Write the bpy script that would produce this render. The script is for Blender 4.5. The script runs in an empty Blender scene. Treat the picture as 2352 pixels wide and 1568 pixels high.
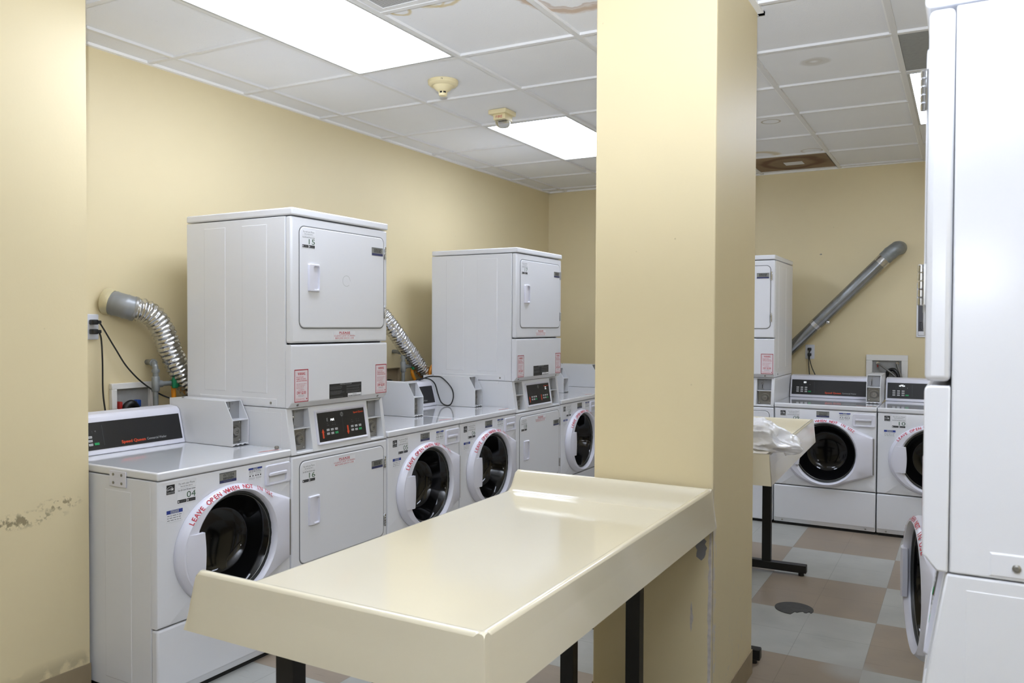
import bpy, bmesh, math, random
from mathutils import Vector, Matrix
PI = math.pi
SC = bpy.context.scene
COL = SC.collection
random.seed(7)

# ------------------------------------------------------------------ camera
CAM = Vector((2.621, -1.958, 1.444))
YAW, PITCH, ROLL, FPX = 0.5122, 0.0199, 0.0038, 1850.5
cy, sy = math.cos(YAW), math.sin(YAW)
cp, sp = math.cos(PITCH), math.sin(PITCH)
cr, sr = math.cos(ROLL), math.sin(ROLL)
FW = Vector((-sy, cy, 0)); RT = Vector((cy, sy, 0)); UP = Vector((0, 0, 1))
F2 = FW*cp - UP*sp; U2 = UP*cp + FW*sp
R3 = RT*cr + U2*sr; U3 = U2*cr - RT*sr
cd = bpy.data.cameras.new('camera'); cam = bpy.data.objects.new('camera', cd); COL.objects.link(cam)
M = Matrix((R3, U3, -F2)).transposed().to_4x4(); M.translation = CAM
cam.matrix_world = M
cd.sensor_width = 36; cd.lens = FPX/2352*36; cd.clip_start = 0.05
cd.dof.use_dof = True; cd.dof.focus_distance = 4.0; cd.dof.aperture_fstop = 9.0
SC.camera = cam

# ------------------------------------------------------------------ world, exposure
w = bpy.data.worlds.new('world'); SC.world = w; w.use_nodes = True
w.node_tree.nodes['Background'].inputs[0].default_value = (0.5, 0.5, 0.5, 1)
w.node_tree.nodes['Background'].inputs[1].default_value = 0.05
SC.view_settings.view_transform = 'Standard'; SC.view_settings.look = 'None'
SC.view_settings.gamma = 1; SC.view_settings.use_curve_mapping = False
SC.view_settings.exposure = 0.12
LAMP = 10.5          # ceiling diffuser emission
FLASH = 1.1         # camera flash, direct part
BOUNCE = 520.0      # the same flash gun's head tipped up at the ceiling
# the photographer's flash, just above the lens
ld = bpy.data.lights.new('flash', 'AREA'); ld.shape = 'RECTANGLE'; ld.size = 0.08; ld.size_y = 0.05
ld.energy = FLASH; ld.color = (0.92, 0.97, 1.06); ld.spread = math.radians(150)
fl = bpy.data.objects.new('flash', ld); COL.objects.link(fl)
Mf = Matrix((R3, U3, -F2)).transposed().to_4x4(); Mf.translation = Vector((2.635, -1.95, 1.60)); fl.matrix_world = Mf
ls = bpy.data.lights.new('flash_head', 'SPOT'); ls.energy = BOUNCE; ls.spot_size = math.radians(128); ls.spot_blend = 0.7; ls.shadow_soft_size = 0.05
ls.color = (0.88, 0.96, 1.12)
fh = bpy.data.objects.new('flash_head', ls); COL.objects.link(fh); fh.location = (2.62, -2.02, 1.68)
fh.rotation_euler = Vector((0.30, -0.52, -1.0)).to_track_quat('Z', 'Y').to_euler()   # lamp shines along -Z: up and a little forward

# ------------------------------------------------------------------ materials
def s2l(c):
    return tuple((x/12.92 if x <= 0.04045 else ((x+0.055)/1.055)**2.4) for x in [v/255 for v in c])
MATS = {}
def mat(name, rgb, rough=0.5, metal=0.0, spec=0.5, coat=0.0, noise=0.0, nscale=8.0, bump=0.0, bscale=60.0, emit=0.0, lin=False):
    m = bpy.data.materials.new(name); m.use_nodes = True
    nt = m.node_tree; b = nt.nodes['Principled BSDF']
    c = rgb if lin else s2l(rgb)
    b.inputs['Base Color'].default_value = (*c, 1)
    b.inputs['Roughness'].default_value = rough; b.inputs['Metallic'].default_value = metal
    b.inputs['Specular IOR Level'].default_value = spec; b.inputs['Coat Weight'].default_value = coat
    b.inputs['Coat Roughness'].default_value = 0.08
    if emit:
        b.inputs['Emission Color'].default_value = (*c, 1); b.inputs['Emission Strength'].default_value = emit
    if noise or bump:
        tc = nt.nodes.new('ShaderNodeTexCoord')
    if noise:
        n = nt.nodes.new('ShaderNodeTexNoise'); n.inputs['Scale'].default_value = nscale; n.inputs['Detail'].default_value = 6
        nt.links.new(tc.outputs['Object'], n.inputs['Vector'])
        r = nt.nodes.new('ShaderNodeValToRGB')
        r.color_ramp.elements[0].position = 0.3; r.color_ramp.elements[1].position = 0.7
        r.color_ramp.elements[0].color = (*[x*(1-noise) for x in c], 1); r.color_ramp.elements[1].color = (*[min(1, x*(1+noise)) for x in c], 1)
        nt.links.new(n.outputs['Fac'], r.inputs[0]); nt.links.new(r.outputs[0], b.inputs['Base Color'])
    if bump:
        n2 = nt.nodes.new('ShaderNodeTexNoise'); n2.inputs['Scale'].default_value = bscale; n2.inputs['Detail'].default_value = 4
        nt.links.new(tc.outputs['Object'], n2.inputs['Vector'])
        bp = nt.nodes.new('ShaderNodeBump'); bp.inputs['Strength'].default_value = bump; bp.inputs['Distance'].default_value = 0.002
        nt.links.new(n2.outputs['Fac'], bp.inputs['Height']); nt.links.new(bp.outputs[0], b.inputs['Normal'])
    MATS[name] = m
    return m
ENAMEL = mat('white_enamel', (226, 227, 231), 0.22, spec=0.5, noise=0.012, nscale=2.5)
PLASTIC = mat('white_plastic', (222, 222, 232), 0.28)
LIDM = mat('white_lid_enamel', (224, 225, 229), 0.06, coat=0.8)
BOXM = mat('white_painted_steel', (222, 223, 226), 0.3)
DOORSHADE = mat('grey_door_shade', (120, 122, 124), 0.5)
DARK = mat('dark_gap', (22, 22, 22), 0.7)
BLACKP = mat('black_control_face', (22, 22, 24), 0.35)
GLASSD = mat('dark_door_glass', (13, 13, 14), 0.08, spec=0.35, coat=0.25)
RUBBER = mat('dark_rubber_ring', (48, 50, 50), 0.35)
GREYPL = mat('grey_slide_plate', (150, 151, 153), 0.45)
LOCKM = mat('brushed_lock_plate', (150, 147, 140), 0.38, metal=0.75, bump=0.1, bscale=200)
CHROME = mat('chrome', (205, 205, 205), 0.16, metal=1.0)
STEEL = mat('screw_steel', (150, 148, 142), 0.4, metal=0.7)
PAPER = mat('sticker_white', (228, 229, 233), 0.45)
PINKP = mat('sticker_pink', (224, 214, 218), 0.45)
RED = mat('print_red', (190, 52, 66), 0.5)
DRED = mat('print_dark_red', (172, 44, 56), 0.5)
INK = mat('print_black', (28, 28, 30), 0.45)
GREYINK = mat('print_grey', (120, 122, 124), 0.5)
LGREY = mat('print_light_grey', (176, 178, 180), 0.5)
DIMINK = mat('print_dim_grey', (70, 72, 76), 0.5)
BLUE = mat('print_blue', (38, 58, 140), 0.45)
NAVY = mat('meter_navy', (52, 56, 96), 0.4)
METERG = mat('meter_grey', (132, 132, 126), 0.35)
NUMG = mat('print_number_green', (54, 92, 66), 0.5)
ORANGE = mat('print_orange', (214, 74, 40), 0.4)
BTN = mat('button_grey', (190, 190, 192), 0.4)
GREENB = mat('button_green', (34, 150, 88), 0.4)
LED = mat('display_led', (235, 238, 240), 0.4, emit=1.1)
TABLEM = mat('cream_gelcoat', (221, 212, 187), 0.10, coat=0.5, noise=0.01, nscale=3)
BLACKM = mat('black_powder_coat', (16, 15, 15), 0.45)
GALV = mat('galvanised_pipe', (136, 140, 141), 0.42, metal=0.35, noise=0.15, nscale=30)
ELBOW = mat('grey_duct_metal', (140, 142, 143), 0.4, metal=0.35, noise=0.05, nscale=12)
FOIL = mat('foil_duct', (205, 205, 205), 0.22, metal=1.0, bump=0.9, bscale=55)
PIPEM = mat('smooth_duct_metal', (150, 153, 155), 0.26, metal=0.85, noise=0.1, nscale=20, bump=0.25, bscale=25)
BLKR = mat('black_cord', (16, 16, 17), 0.4)
GREENH = mat('green_valve_handle', (24, 120, 78), 0.45)
YELH = mat('yellow_gas_hose', (222, 140, 30), 0.35)
REDV = mat('red_valve', (170, 40, 34), 0.4)
BLUEV = mat('blue_valve', (26, 66, 140), 0.4)
IVORY = mat('ivory_plastic', (228, 214, 170), 0.4)
PLATEW = mat('white_outlet_plate', (212, 214, 220), 0.35)
BOXW = mat('box_frame_white', (228, 226, 222), 0.45)
GALVIN = mat('box_inside_grey', (150, 150, 148), 0.5, noise=0.1, nscale=20)
BEIGEIN = mat('box_inside_beige', (150, 134, 108), 0.6, noise=0.1, nscale=10)
TBAR = mat('ceiling_bar_paint', (222, 221, 219), 0.45)
TBARB = mat('pale_bar_and_highlight', (244, 243, 240), 0.4)
FIXF = mat('fixture_frame', (190, 190, 186), 0.4)
GREYT = mat('grey_ceiling_tile', (150, 151, 148), 0.8, noise=0.05, nscale=60, bump=0.3, bscale=120)
BEADM = mat('bare_corner_bead', (198, 190, 184), 0.6, noise=0.18, nscale=40)
GREYPATCH = mat('bare_metal_grey', (140, 140, 144), 0.5)
BASEM = mat('baseboard_vinyl', (150, 134, 106), 0.55, noise=0.06, nscale=12)
COVERM = mat('cleanout_cover', (66, 66, 64), 0.55, metal=0.2, noise=0.2, nscale=30)
HOSEG = mat('grey_braided_hose', (120, 118, 114), 0.4, metal=0.4)

def wood(nt, *a): pass
def node(nt, t, **kw):
    n = nt.nodes.new(t)
    for k, v in kw.items():
        if hasattr(n, k): setattr(n, k, v)
    return n
def ring_mask(nt, vec, c, r, wd, dist=0.25, nsc=6.0, sq=1.0):
    """irregular ring stain: returns socket 0..1"""
    N = nt.nodes; L = nt.links
    ns = N.new('ShaderNodeTexNoise'); ns.inputs['Scale'].default_value = nsc; ns.inputs['Detail'].default_value = 3
    L.new(vec, ns.inputs['Vector'])
    sb = N.new('ShaderNodeVectorMath'); sb.operation = 'SUBTRACT'; sb.inputs[1].default_value = (c[0], c[1], c[2])
    L.new(vec, sb.inputs[0])
    ml = N.new('ShaderNodeVectorMath'); ml.operation = 'MULTIPLY'; ml.inputs[1].default_value = (1, sq, 1); L.new(sb.outputs[0], ml.inputs[0])
    ln = N.new('ShaderNodeVectorMath'); ln.operation = 'LENGTH'; L.new(ml.outputs[0], ln.inputs[0])
    ma = N.new('ShaderNodeMath'); ma.operation = 'MULTIPLY_ADD'; ma.inputs[1].default_value = dist*r*2; ma.inputs[2].default_value = -dist*r
    L.new(ns.outputs['Fac'], ma.inputs[0])
    ad = N.new('ShaderNodeMath'); ad.operation = 'ADD'; L.new(ln.outputs['Value'], ad.inputs[0]); L.new(ma.outputs[0], ad.inputs[1])
    s2 = N.new('ShaderNodeMath'); s2.operation = 'SUBTRACT'; s2.inputs[1].default_value = r; L.new(ad.outputs[0], s2.inputs[0])
    ab = N.new('ShaderNodeMath'); ab.operation = 'ABSOLUTE'; L.new(s2.outputs[0], ab.inputs[0])
    mr = N.new('ShaderNodeMapRange'); mr.inputs[1].default_value = wd; mr.inputs[2].default_value = wd*0.3; mr.inputs[3].default_value = 0; mr.inputs[4].default_value = 1
    L.new(ab.outputs[0], mr.inputs[0])
    return mr.outputs[0]
def mixc(nt, fac, a, bcol, k=1.0):
    mx = nt.nodes.new('ShaderNodeMix'); mx.data_type = 'RGBA'
    if k != 1.0:
        mm = nt.nodes.new('ShaderNodeMath'); mm.operation = 'MULTIPLY'; mm.inputs[1].default_value = k
        nt.links.new(fac, mm.inputs[0]); fac = mm.outputs[0]
    nt.links.new(fac, mx.inputs[0]); nt.links.new(a, mx.inputs[6]); mx.inputs[7].default_value = (*s2l(bcol), 1)
    return mx.outputs[2]
def wall_mat(name, rgb, marks=None):
    m = mat(name, rgb, 0.5, noise=0.02, nscale=1.6, bump=0.12, bscale=90)
    nt = m.node_tree; b = nt.nodes['Principled BSDF']
    tc = nt.nodes.new('ShaderNodeTexCoord'); vec = tc.outputs['Object']
    cur = b.inputs['Base Color'].links[0].from_socket
    # scattered tiny specks
    v = nt.nodes.new('ShaderNodeTexVoronoi'); v.inputs['Scale'].default_value = 9; nt.links.new(vec, v.inputs['Vector'])
    mr = nt.nodes.new('ShaderNodeMapRange'); mr.inputs[1].default_value = 0.035; mr.inputs[2].default_value = 0.02; nt.links.new(v.outputs['Distance'], mr.inputs[0])
    n3 = nt.nodes.new('ShaderNodeTexNoise'); n3.inputs['Scale'].default_value = 2.0; nt.links.new(vec, n3.inputs['Vector'])
    m3 = nt.nodes.new('ShaderNodeMapRange'); m3.inputs[1].default_value = 0.55; m3.inputs[2].default_value = 0.65; nt.links.new(n3.outputs['Fac'], m3.inputs[0])
    mu = nt.nodes.new('ShaderNodeMath'); mu.operation = 'MULTIPLY'; nt.links.new(mr.outputs[0], mu.inputs[0]); nt.links.new(m3.outputs[0], mu.inputs[1])
    cur = mixc(nt, mu.outputs[0], cur, (120, 105, 70), 0.35)
    for (c, half, col, k, thr, nsc) in (marks or []):
        sb = nt.nodes.new('ShaderNodeVectorMath'); sb.operation = 'SUBTRACT'; sb.inputs[1].default_value = c; nt.links.new(vec, sb.inputs[0])
        dv = nt.nodes.new('ShaderNodeVectorMath'); dv.operation = 'DIVIDE'; dv.inputs[1].default_value = half; nt.links.new(sb.outputs[0], dv.inputs[0])
        ln = nt.nodes.new('ShaderNodeVectorMath'); ln.operation = 'LENGTH'; nt.links.new(dv.outputs[0], ln.inputs[0])
        a = nt.nodes.new('ShaderNodeMapRange'); a.inputs[1].default_value = 1.0; a.inputs[2].default_value = 0.4; nt.links.new(ln.outputs['Value'], a.inputs[0])
        nn = nt.nodes.new('ShaderNodeTexNoise'); nn.inputs['Scale'].default_value = nsc; nn.inputs['Detail'].default_value = 8; nt.links.new(vec, nn.inputs['Vector'])
        r = nt.nodes.new('ShaderNodeMapRange'); r.inputs[1].default_value = thr; r.inputs[2].default_value = thr+0.08; nt.links.new(nn.outputs['Fac'], r.inputs[0])
        mu = nt.nodes.new('ShaderNodeMath'); mu.operation = 'MULTIPLY'; nt.links.new(a.outputs[0], mu.inputs[0]); nt.links.new(r.outputs[0], mu.inputs[1])
        cur = mixc(nt, mu.outputs[0], cur, col, k)
    nt.links.new(cur, b.inputs['Base Color'])
    return m
WALLC = (222, 207, 167)
WALLM = wall_mat('cream_wall_paint', WALLC)
WALLN = wall_mat('cream_wall_paint_scuffed', WALLC, [
    ((-.39, -.28, 0.72), (.2, .20, .035), (110, 98, 70), .75, .50, 45), ((-.39, -.13, 0.755), (.2, .10, .03), (120, 105, 75), .7, .52, 55),
    ((-.39, -.10, 0.10), (.3, .5, .07), (96, 84, 62), .35, .45, 12)])
WALLP = wall_mat('pillar_paint', WALLC, [
    ((1.863, .85, .45), (.05, .035, .50), (206, 200, 196), .8, .50, 26), ((1.863, 1.1, .25), (.05, .35, .28), (205, 196, 178), .5, .60, 22),
    ((1.863, 1.25, .45), (.05, .20, .30), (205, 196, 178), .5, .64, 26),
    ((1.43, .80, .86), (.03, .05, .06), (205, 202, 196), .8, .50, 30)])
def ceiling_mat():
    m = mat('ceiling_tile', (232, 232, 232), 0.85, noise=0.02, nscale=2, bump=0.35, bscale=180)
    nt = m.node_tree; b = nt.nodes['Principled BSDF']
    tc = nt.nodes.new('ShaderNodeTexCoord'); vec = tc.outputs['Object']
    cur = b.inputs['Base Color'].links[0].from_socket
    v = nt.nodes.new('ShaderNodeTexVoronoi'); v.inputs['Scale'].default_value = 22; nt.links.new(vec, v.inputs['Vector'])
    mr = nt.nodes.new('ShaderNodeMapRange'); mr.inputs[1].default_value = 0.06; mr.inputs[2].default_value = 0.03; nt.links.new(v.outputs['Distance'], mr.inputs[0])
    cur = mixc(nt, mr.outputs[0], cur, (140, 140, 138), 0.25)
    Z = 2.73
    for c, r, wd, col, k, ds, sq in [((.575, .722, Z), .045, .010, (204, 186, 136), .8, .5, .9), ((.80, .66, Z), .115, .022, (206, 188, 138), .8, .5, 1.1),
                             ((.73, .70, Z), .06, .008, (208, 190, 140), .6, .6, 1.0),
                             ((1.30, .84, Z), .235, .035, (196, 172, 148), .9, .25, 1.0), ((1.30, .84, Z), .20, .012, (176, 146, 118), .5, .3, 1.0),
                             ((1.96, 2.21, Z), .05, .03, (190, 184, 172), .5, .6, 1.2), ((1.96, 2.21, Z), .028, .02, (190, 182, 166), .5, .6, 1.2),
                             ((1.535, 3.30, Z), .055, .008, (180, 170, 150), .9, .1, 1.0), ((1.62, 4.30, Z), .07, .01, (170, 150, 120), .5, .2, 1.0), ((1.25, 4.30, Z), .12, .05, (196, 176, 120), .6, .2, 1.0)]:
        cur = mixc(nt, ring_mask(nt, vec, c, r, wd, ds, 9.0, sq), cur, col, k)
    nt.links.new(cur, b.inputs['Base Color'])
    return m
CEILM = ceiling_mat()
def brown_tile_mat():
    m = mat('water_stained_tile', (134, 112, 86), 0.8, noise=0.22, nscale=5, bump=0.3, bscale=120)
    nt = m.node_tree; b = nt.nodes['Principled BSDF']; vec = nt.nodes.new('ShaderNodeTexCoord').outputs['Object']
    cur = b.inputs['Base Color'].links[0].from_socket
    cur = mixc(nt, ring_mask(nt, vec, (1.42, 4.66, 2.72), .20, .05, .4, 5.0), cur, (96, 62, 36), .8)
    nt.links.new(cur, b.inputs['Base Color']); return m
BROWNT = brown_tile_mat()
def floor_mat():
    m = mat('vinyl_floor_tiles', (160, 158, 152), 0.28)
    nt = m.node_tree; b = nt.nodes['Principled BSDF']; N = nt.nodes; L = nt.links
    tc = N.new('ShaderNodeTexCoord'); vec = tc.outputs['Object']
    mp = N.new('ShaderNodeMapping'); mp.inputs['Location'].default_value = (-1.655+6.08, -2.31+6.08, 0.3); L.new(vec, mp.inputs['Vector'])
    ck = N.new('ShaderNodeTexChecker'); ck.inputs['Scale'].default_value = 1/0.608
    ck.inputs['Color1'].default_value = (*s2l((168, 168, 162)), 1); ck.inputs['Color2'].default_value = (*s2l((148, 134, 117)), 1)
    L.new(mp.outputs[0], ck.inputs['Vector'])
    n = N.new('ShaderNodeTexNoise'); n.inputs['Scale'].default_value = 5; n.inputs['Detail'].default_value = 8; L.new(vec, n.inputs['Vector'])
    # streaks
    mp2 = N.new('ShaderNodeMapping'); mp2.inputs['Scale'].default_value = (8, 60, 1); L.new(vec, mp2.inputs['Vector'])
    n2 = N.new('ShaderNodeTexNoise'); n2.inputs['Scale'].default_value = 1; n2.inputs['Detail'].default_value = 5; L.new(mp2.outputs[0], n2.inputs['Vector'])
    mr = N.new('ShaderNodeMapRange'); mr.inputs[1].default_value = .3; mr.inputs[2].default_value = .7; mr.inputs[3].default_value = .86; mr.inputs[4].default_value = 1.08; L.new(n.outputs['Fac'], mr.inputs[0])
    mr2 = N.new('ShaderNodeMapRange'); mr2.inputs[1].default_value = .62; mr2.inputs[2].default_value = .75; mr2.inputs[3].default_value = 1; mr2.inputs[4].default_value = .82; L.new(n2.outputs['Fac'], mr2.inputs[0])
    mu = N.new('ShaderNodeMath'); mu.operation = 'MULTIPLY'; L.new(mr.outputs[0], mu.inputs[0]); L.new(mr2.outputs[0], mu.inputs[1])
    # tile joints every 0.304
    sep = N.new('ShaderNodeSeparateXYZ'); L.new(mp.outputs[0], sep.inputs[0])
    last = None
    for ax in (0, 1):
        a = N.new('ShaderNodeMath'); a.operation = 'DIVIDE'; a.inputs[1].default_value = .304; L.new(sep.outputs[ax], a.inputs[0])
        f = N.new('ShaderNodeMath'); f.operation = 'FRACT'; L.new(a.outputs[0], f.inputs[0])
        s = N.new('ShaderNodeMath'); s.operation = 'SUBTRACT'; s.inputs[1].default_value = .5; L.new(f.outputs[0], s.inputs[0])
        ab = N.new('ShaderNodeMath'); ab.operation = 'ABSOLUTE'; L.new(s.outputs[0], ab.inputs[0])
        g = N.new('ShaderNodeMapRange'); g.inputs[1].default_value = .493; g.inputs[2].default_value = .498; L.new(ab.outputs[0], g.inputs[0])
        if last is None: last = g.outputs[0]
        else:
            mx = N.new('ShaderNodeMath'); mx.operation = 'MAXIMUM'; L.new(last, mx.inputs[0]); L.new(g.outputs[0], mx.inputs[1]); last = mx.outputs[0]
    vm = N.new('ShaderNodeVectorMath'); vm.operation = 'SCALE'; L.new(ck.outputs['Color'], vm.inputs[0]); L.new(mu.outputs[0], vm.inputs['Scale'])
    cur = mixc(nt, last, vm.outputs[0], (96, 90, 82), .45)
    cur = mixc(nt, ring_mask(nt, vec, (2.02, 2.2, 0), .001, .13, .0, 4), cur, (164, 163, 158), .8)   # worn filler patch by the cover
    cur = mixc(nt, ring_mask(nt, vec, (2.22, 1.66, 0), .001, .13, .0, 4), cur, (158, 157, 152), .8)
    L.new(cur, b.inputs['Base Color'])
    mr3 = N.new('ShaderNodeMapRange'); mr3.inputs[3].default_value = .25; mr3.inputs[4].default_value = .5; L.new(n.outputs['Fac'], mr3.inputs[0]); L.new(mr3.outputs[0], b.inputs['Roughness'])
    return m
FLOORM = floor_mat()
def diffuser_mat():
    m = bpy.data.materials.new('lit_diffuser'); m.use_nodes = True; nt = m.node_tree; nt.nodes.clear()
    o = nt.nodes.new('ShaderNodeOutputMaterial'); e = nt.nodes.new('ShaderNodeEmission')
    e.inputs[0].default_value = (0.875, 0.955, 1.13, 1)
    # two tubes behind the lens: brighter along two lines (object space x)
    tc = nt.nodes.new('ShaderNodeTexCoord'); sp_ = nt.nodes.new('ShaderNodeSeparateXYZ'); nt.links.new(tc.outputs['Object'], sp_.inputs[0])
    a = nt.nodes.new('ShaderNodeMath'); a.operation = 'ABSOLUTE'; nt.links.new(sp_.outputs[0], a.inputs[0])
    s = nt.nodes.new('ShaderNodeMath'); s.operation = 'SUBTRACT'; s.inputs[1].default_value = .13; nt.links.new(a.outputs[0], s.inputs[0])
    b2 = nt.nodes.new('ShaderNodeMath'); b2.operation = 'ABSOLUTE'; nt.links.new(s.outputs[0], b2.inputs[0])
    mr = nt.nodes.new('ShaderNodeMapRange'); mr.interpolation_type = 'SMOOTHSTEP'; mr.inputs[1].default_value = .02; mr.inputs[2].default_value = .16
    mr.inputs[3].default_value = LAMP*1.15; mr.inputs[4].default_value = LAMP*.8
    nt.links.new(b2.outputs[0], mr.inputs[0]); nt.links.new(mr.outputs[0], e.inputs[1]); nt.links.new(e.outputs[0], o.inputs[0])
    return m
DIFF = diffuser_mat()
def clear_mat():
    m = mat('clear_plastic', (235, 235, 235), 0.05); b = m.node_tree.nodes['Principled BSDF']
    b.inputs['Transmission Weight'].default_value = 1.0; b.inputs['IOR'].default_value = 1.15; return m
CLEAR = clear_mat()
def bag_mat():
    m = mat('white_plastic_bag', (244, 244, 248), 0.22, bump=0.0); b = m.node_tree.nodes['Principled BSDF']
    b.inputs['Subsurface Weight'].default_value = 0.3; b.inputs['Subsurface Radius'].default_value = (.03, .03, .03); b.inputs['Subsurface Scale'].default_value = 0.5
    return m
BAGM = bag_mat()

# ------------------------------------------------------------------ mesh builder
FONT_CACHE = {}
def text_geo(s, bold=0.0):
    k = (s, bold)
    if k in FONT_CACHE: return FONT_CACHE[k]
    c = bpy.data.curves.new('t', 'FONT'); c.body = s; c.size = 1.0; c.resolution_u = 3; c.offset = bold
    o = bpy.data.objects.new('t', c)
    me = bpy.data.meshes.new_from_object(o)
    vs = [(v.co.x, v.co.y) for v in me.vertices]; fs = [tuple(p.vertices) for p in me.polygons]
    bpy.data.meshes.remove(me); bpy.data.objects.remove(o); bpy.data.curves.remove(c)
    if vs:
        x0 = min(v[0] for v in vs); x1 = max(v[0] for v in vs); y0 = min(v[1] for v in vs); y1 = max(v[1] for v in vs)
    else: x0 = x1 = y0 = y1 = 0
    FONT_CACHE[k] = (vs, fs, (x0, x1, y0, y1)); return FONT_CACHE[k]
class MB:
    def __init__(s): s.v = []; s.f = []; s.m = []; s.mats = []
    def mi(s, m):
        if m not in s.mats: s.mats.append(m)
        return s.mats.index(m)
    def add(s, vs, fs, m):
        o = len(s.v); i = s.mi(m); s.v += [tuple(v) for v in vs]
        for f in fs: s.f.append(tuple(a+o for a in f)); s.m.append(i)
        return s
    def box(s, x0, x1, y0, y1, z0, z1, m, bev=0.0, seg=2):
        x0, x1 = min(x0, x1), max(x0, x1); y0, y1 = min(y0, y1), max(y0, y1); z0, z1 = min(z0, z1), max(z0, z1)
        vs = [(x0, y0, z0), (x1, y0, z0), (x1, y1, z0), (x0, y1, z0), (x0, y0, z1), (x1, y0, z1), (x1, y1, z1), (x0, y1, z1)]
        fs = [(0, 3, 2, 1), (4, 5, 6, 7), (0, 1, 5, 4), (1, 2, 6, 5), (2, 3, 7, 6), (3, 0, 4, 7)]
        return s.solid(vs, fs, m, bev, seg)
    def solid(s, vs, fs, m, bev=0.0, seg=2):
        if bev <= 0: return s.add(vs, fs, m)
        bm = bmesh.new(); bv = [bm.verts.new(v) for v in vs]
        for f in fs: bm.faces.new([bv[i] for i in f])
        bmesh.ops.recalc_face_normals(bm, faces=bm.faces)
        bmesh.ops.bevel(bm, geom=list(bm.edges), offset=bev, segments=seg, profile=0.5, affect='EDGES', clamp_overlap=True)
        bm.verts.index_update()
        s.add([v.co[:] for v in bm.verts], [tuple(v.index for v in f.verts) for f in bm.faces], m); bm.free(); return s
    def prism(s, poly, x0, x1, m, bev=0.0, ax='x'):
        """poly of (y,z) extruded along x"""
        n = len(poly)
        vs = [(x0, a, b) for a, b in poly] + [(x1, a, b) for a, b in poly]
        if ax == 'z': vs = [(a, b, x0) for a, b in poly] + [(a, b, x1) for a, b in poly]
        if ax == 'y': vs = [(a, x0, b) for a, b in poly] + [(a, x1, b) for a, b in poly]
        fs = [tuple(range(n)), tuple(range(2*n-1, n-1, -1))] + [(i, (i+1) % n, n+(i+1) % n, n+i) for i in range(n)]
        return s.solid(vs, fs, m, bev)
    def loft(s, loops, m, cap0=False, cap1=False, closed=True, mats=None):
        n = len(loops[0]); o = len(s.v); s.v += [tuple(p) for l in loops for p in l]
        for k in range(len(loops)-1):
            i0 = s.mi(mats[k] if mats else m)
            for i in range(n if closed else n-1):
                j = (i+1) % n
                s.f.append((o+k*n+i, o+k*n+j, o+(k+1)*n+j, o+(k+1)*n+i)); s.m.append(i0)
        im = s.mi(m)
        if cap0: s.f.append(tuple(o+i for i in range(n-1, -1, -1))); s.m.append(im)
        if cap1: s.f.append(tuple(o+(len(loops)-1)*n+i for i in range(n))); s.m.append(s.mi(mats[-1]) if mats else im)
        return s
    def tube(s, pts, r, m, n=12, caps=True):
        P = [Vector(p) for p in pts]; rr = r if isinstance(r, (list, tuple)) else [r]*len(P)
        T = [(P[min(i+1, len(P)-1)]-P[max(i-1, 0)]).normalized() for i in range(len(P))]
        up = Vector((0, 0, 1)) if abs(T[0].z) < .9 else Vector((1, 0, 0))
        a = T[0].cross(up).normalized(); loops = []
        for i in range(len(P)):
            a = (a - T[i]*a.dot(T[i])).normalized(); b = T[i].cross(a)
            loops.append([P[i] + (a*math.cos(2*PI*k/n) + b*math.sin(2*PI*k/n))*rr[i] for k in range(n)])
        return s.loft(loops, m, caps, caps)
    def lathe(s, prof, c, axis, m, n=32, mats=None, cap=True, sx=1.0):
        """prof: (radius, along axis)"""
        ax = Vector(axis).normalized(); a = ax.cross(Vector((0, 0, 1)) if abs(ax.z) < .9 else Vector((1, 0, 0))).normalized(); b = ax.cross(a); C = Vector(c)
        loops = [[C + ax*h + (a*math.cos(2*PI*k/n)*sx + b*math.sin(2*PI*k/n))*max(r, 1e-4) for k in range(n)] for r, h in prof]
        return s.loft(loops, m, cap, cap, mats=mats)
    def text(s, t, org, xd, yd, h, m, align='l', width=None, bold=0.0):
        vs, fs, (x0, x1, y0, y1) = text_geo(t, bold)
        if not vs: return s
        xd = Vector(xd).normalized(); yd = Vector(yd).normalized()
        k = h/0.70; kx = k
        if width: kx = width/(x1-x0)
        ox = {'l': x0, 'c': (x0+x1)/2, 'r': x1}[align]
        O = Vector(org)
        return s.add([O + xd*((v[0]-ox)*kx) + yd*(v[1]*k) for v in vs], fs, m)
    flip = False; flat = .004
    def mesh(s, name='mesh', smooth=40, recalc=True):
        me = bpy.data.meshes.new(name); me.from_pydata(s.v, [], s.f)
        for m in s.mats: me.materials.append(m)
        me.polygons.foreach_set('material_index', s.m)
        if recalc:
            bm = bmesh.new(); bm.from_mesh(me); bmesh.ops.recalc_face_normals(bm, faces=bm.faces)
            if s.flip: bmesh.ops.reverse_faces(bm, faces=bm.faces)
            bm.to_mesh(me); bm.free()
        if smooth:
            me.polygons.foreach_set('use_smooth', [True]*len(me.polygons)); me.set_sharp_from_angle(angle=math.radians(smooth))
            me.polygons.foreach_set('use_smooth', [p.area < s.flat for p in me.polygons])     # large flat panels stay flat
        me.update(); return me
def link(name, me, parent=None, label=None):
    o = bpy.data.objects.new(name, me); COL.objects.link(o)
    if parent: o.parent = parent
    if label: o['label'] = label
    return o
def tag(o, label, cat, group=None):
    o['label'] = label; o['category'] = cat
    if group: o['group'] = group
    return o
def struct(name, mb, smooth=40):
    o = link(name, mb.mesh(name, smooth)); o['kind'] = 'structure'; return o
def thing(name, label, cat, loc=(0, 0, 0), rz=0, group=None):
    o = bpy.data.objects.new(name, None); o.empty_display_size = .1; COL.objects.link(o); o.location = loc; o.rotation_euler = (0, 0, rz)
    return tag(o, label, cat, group)
CACHE = {}
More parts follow.
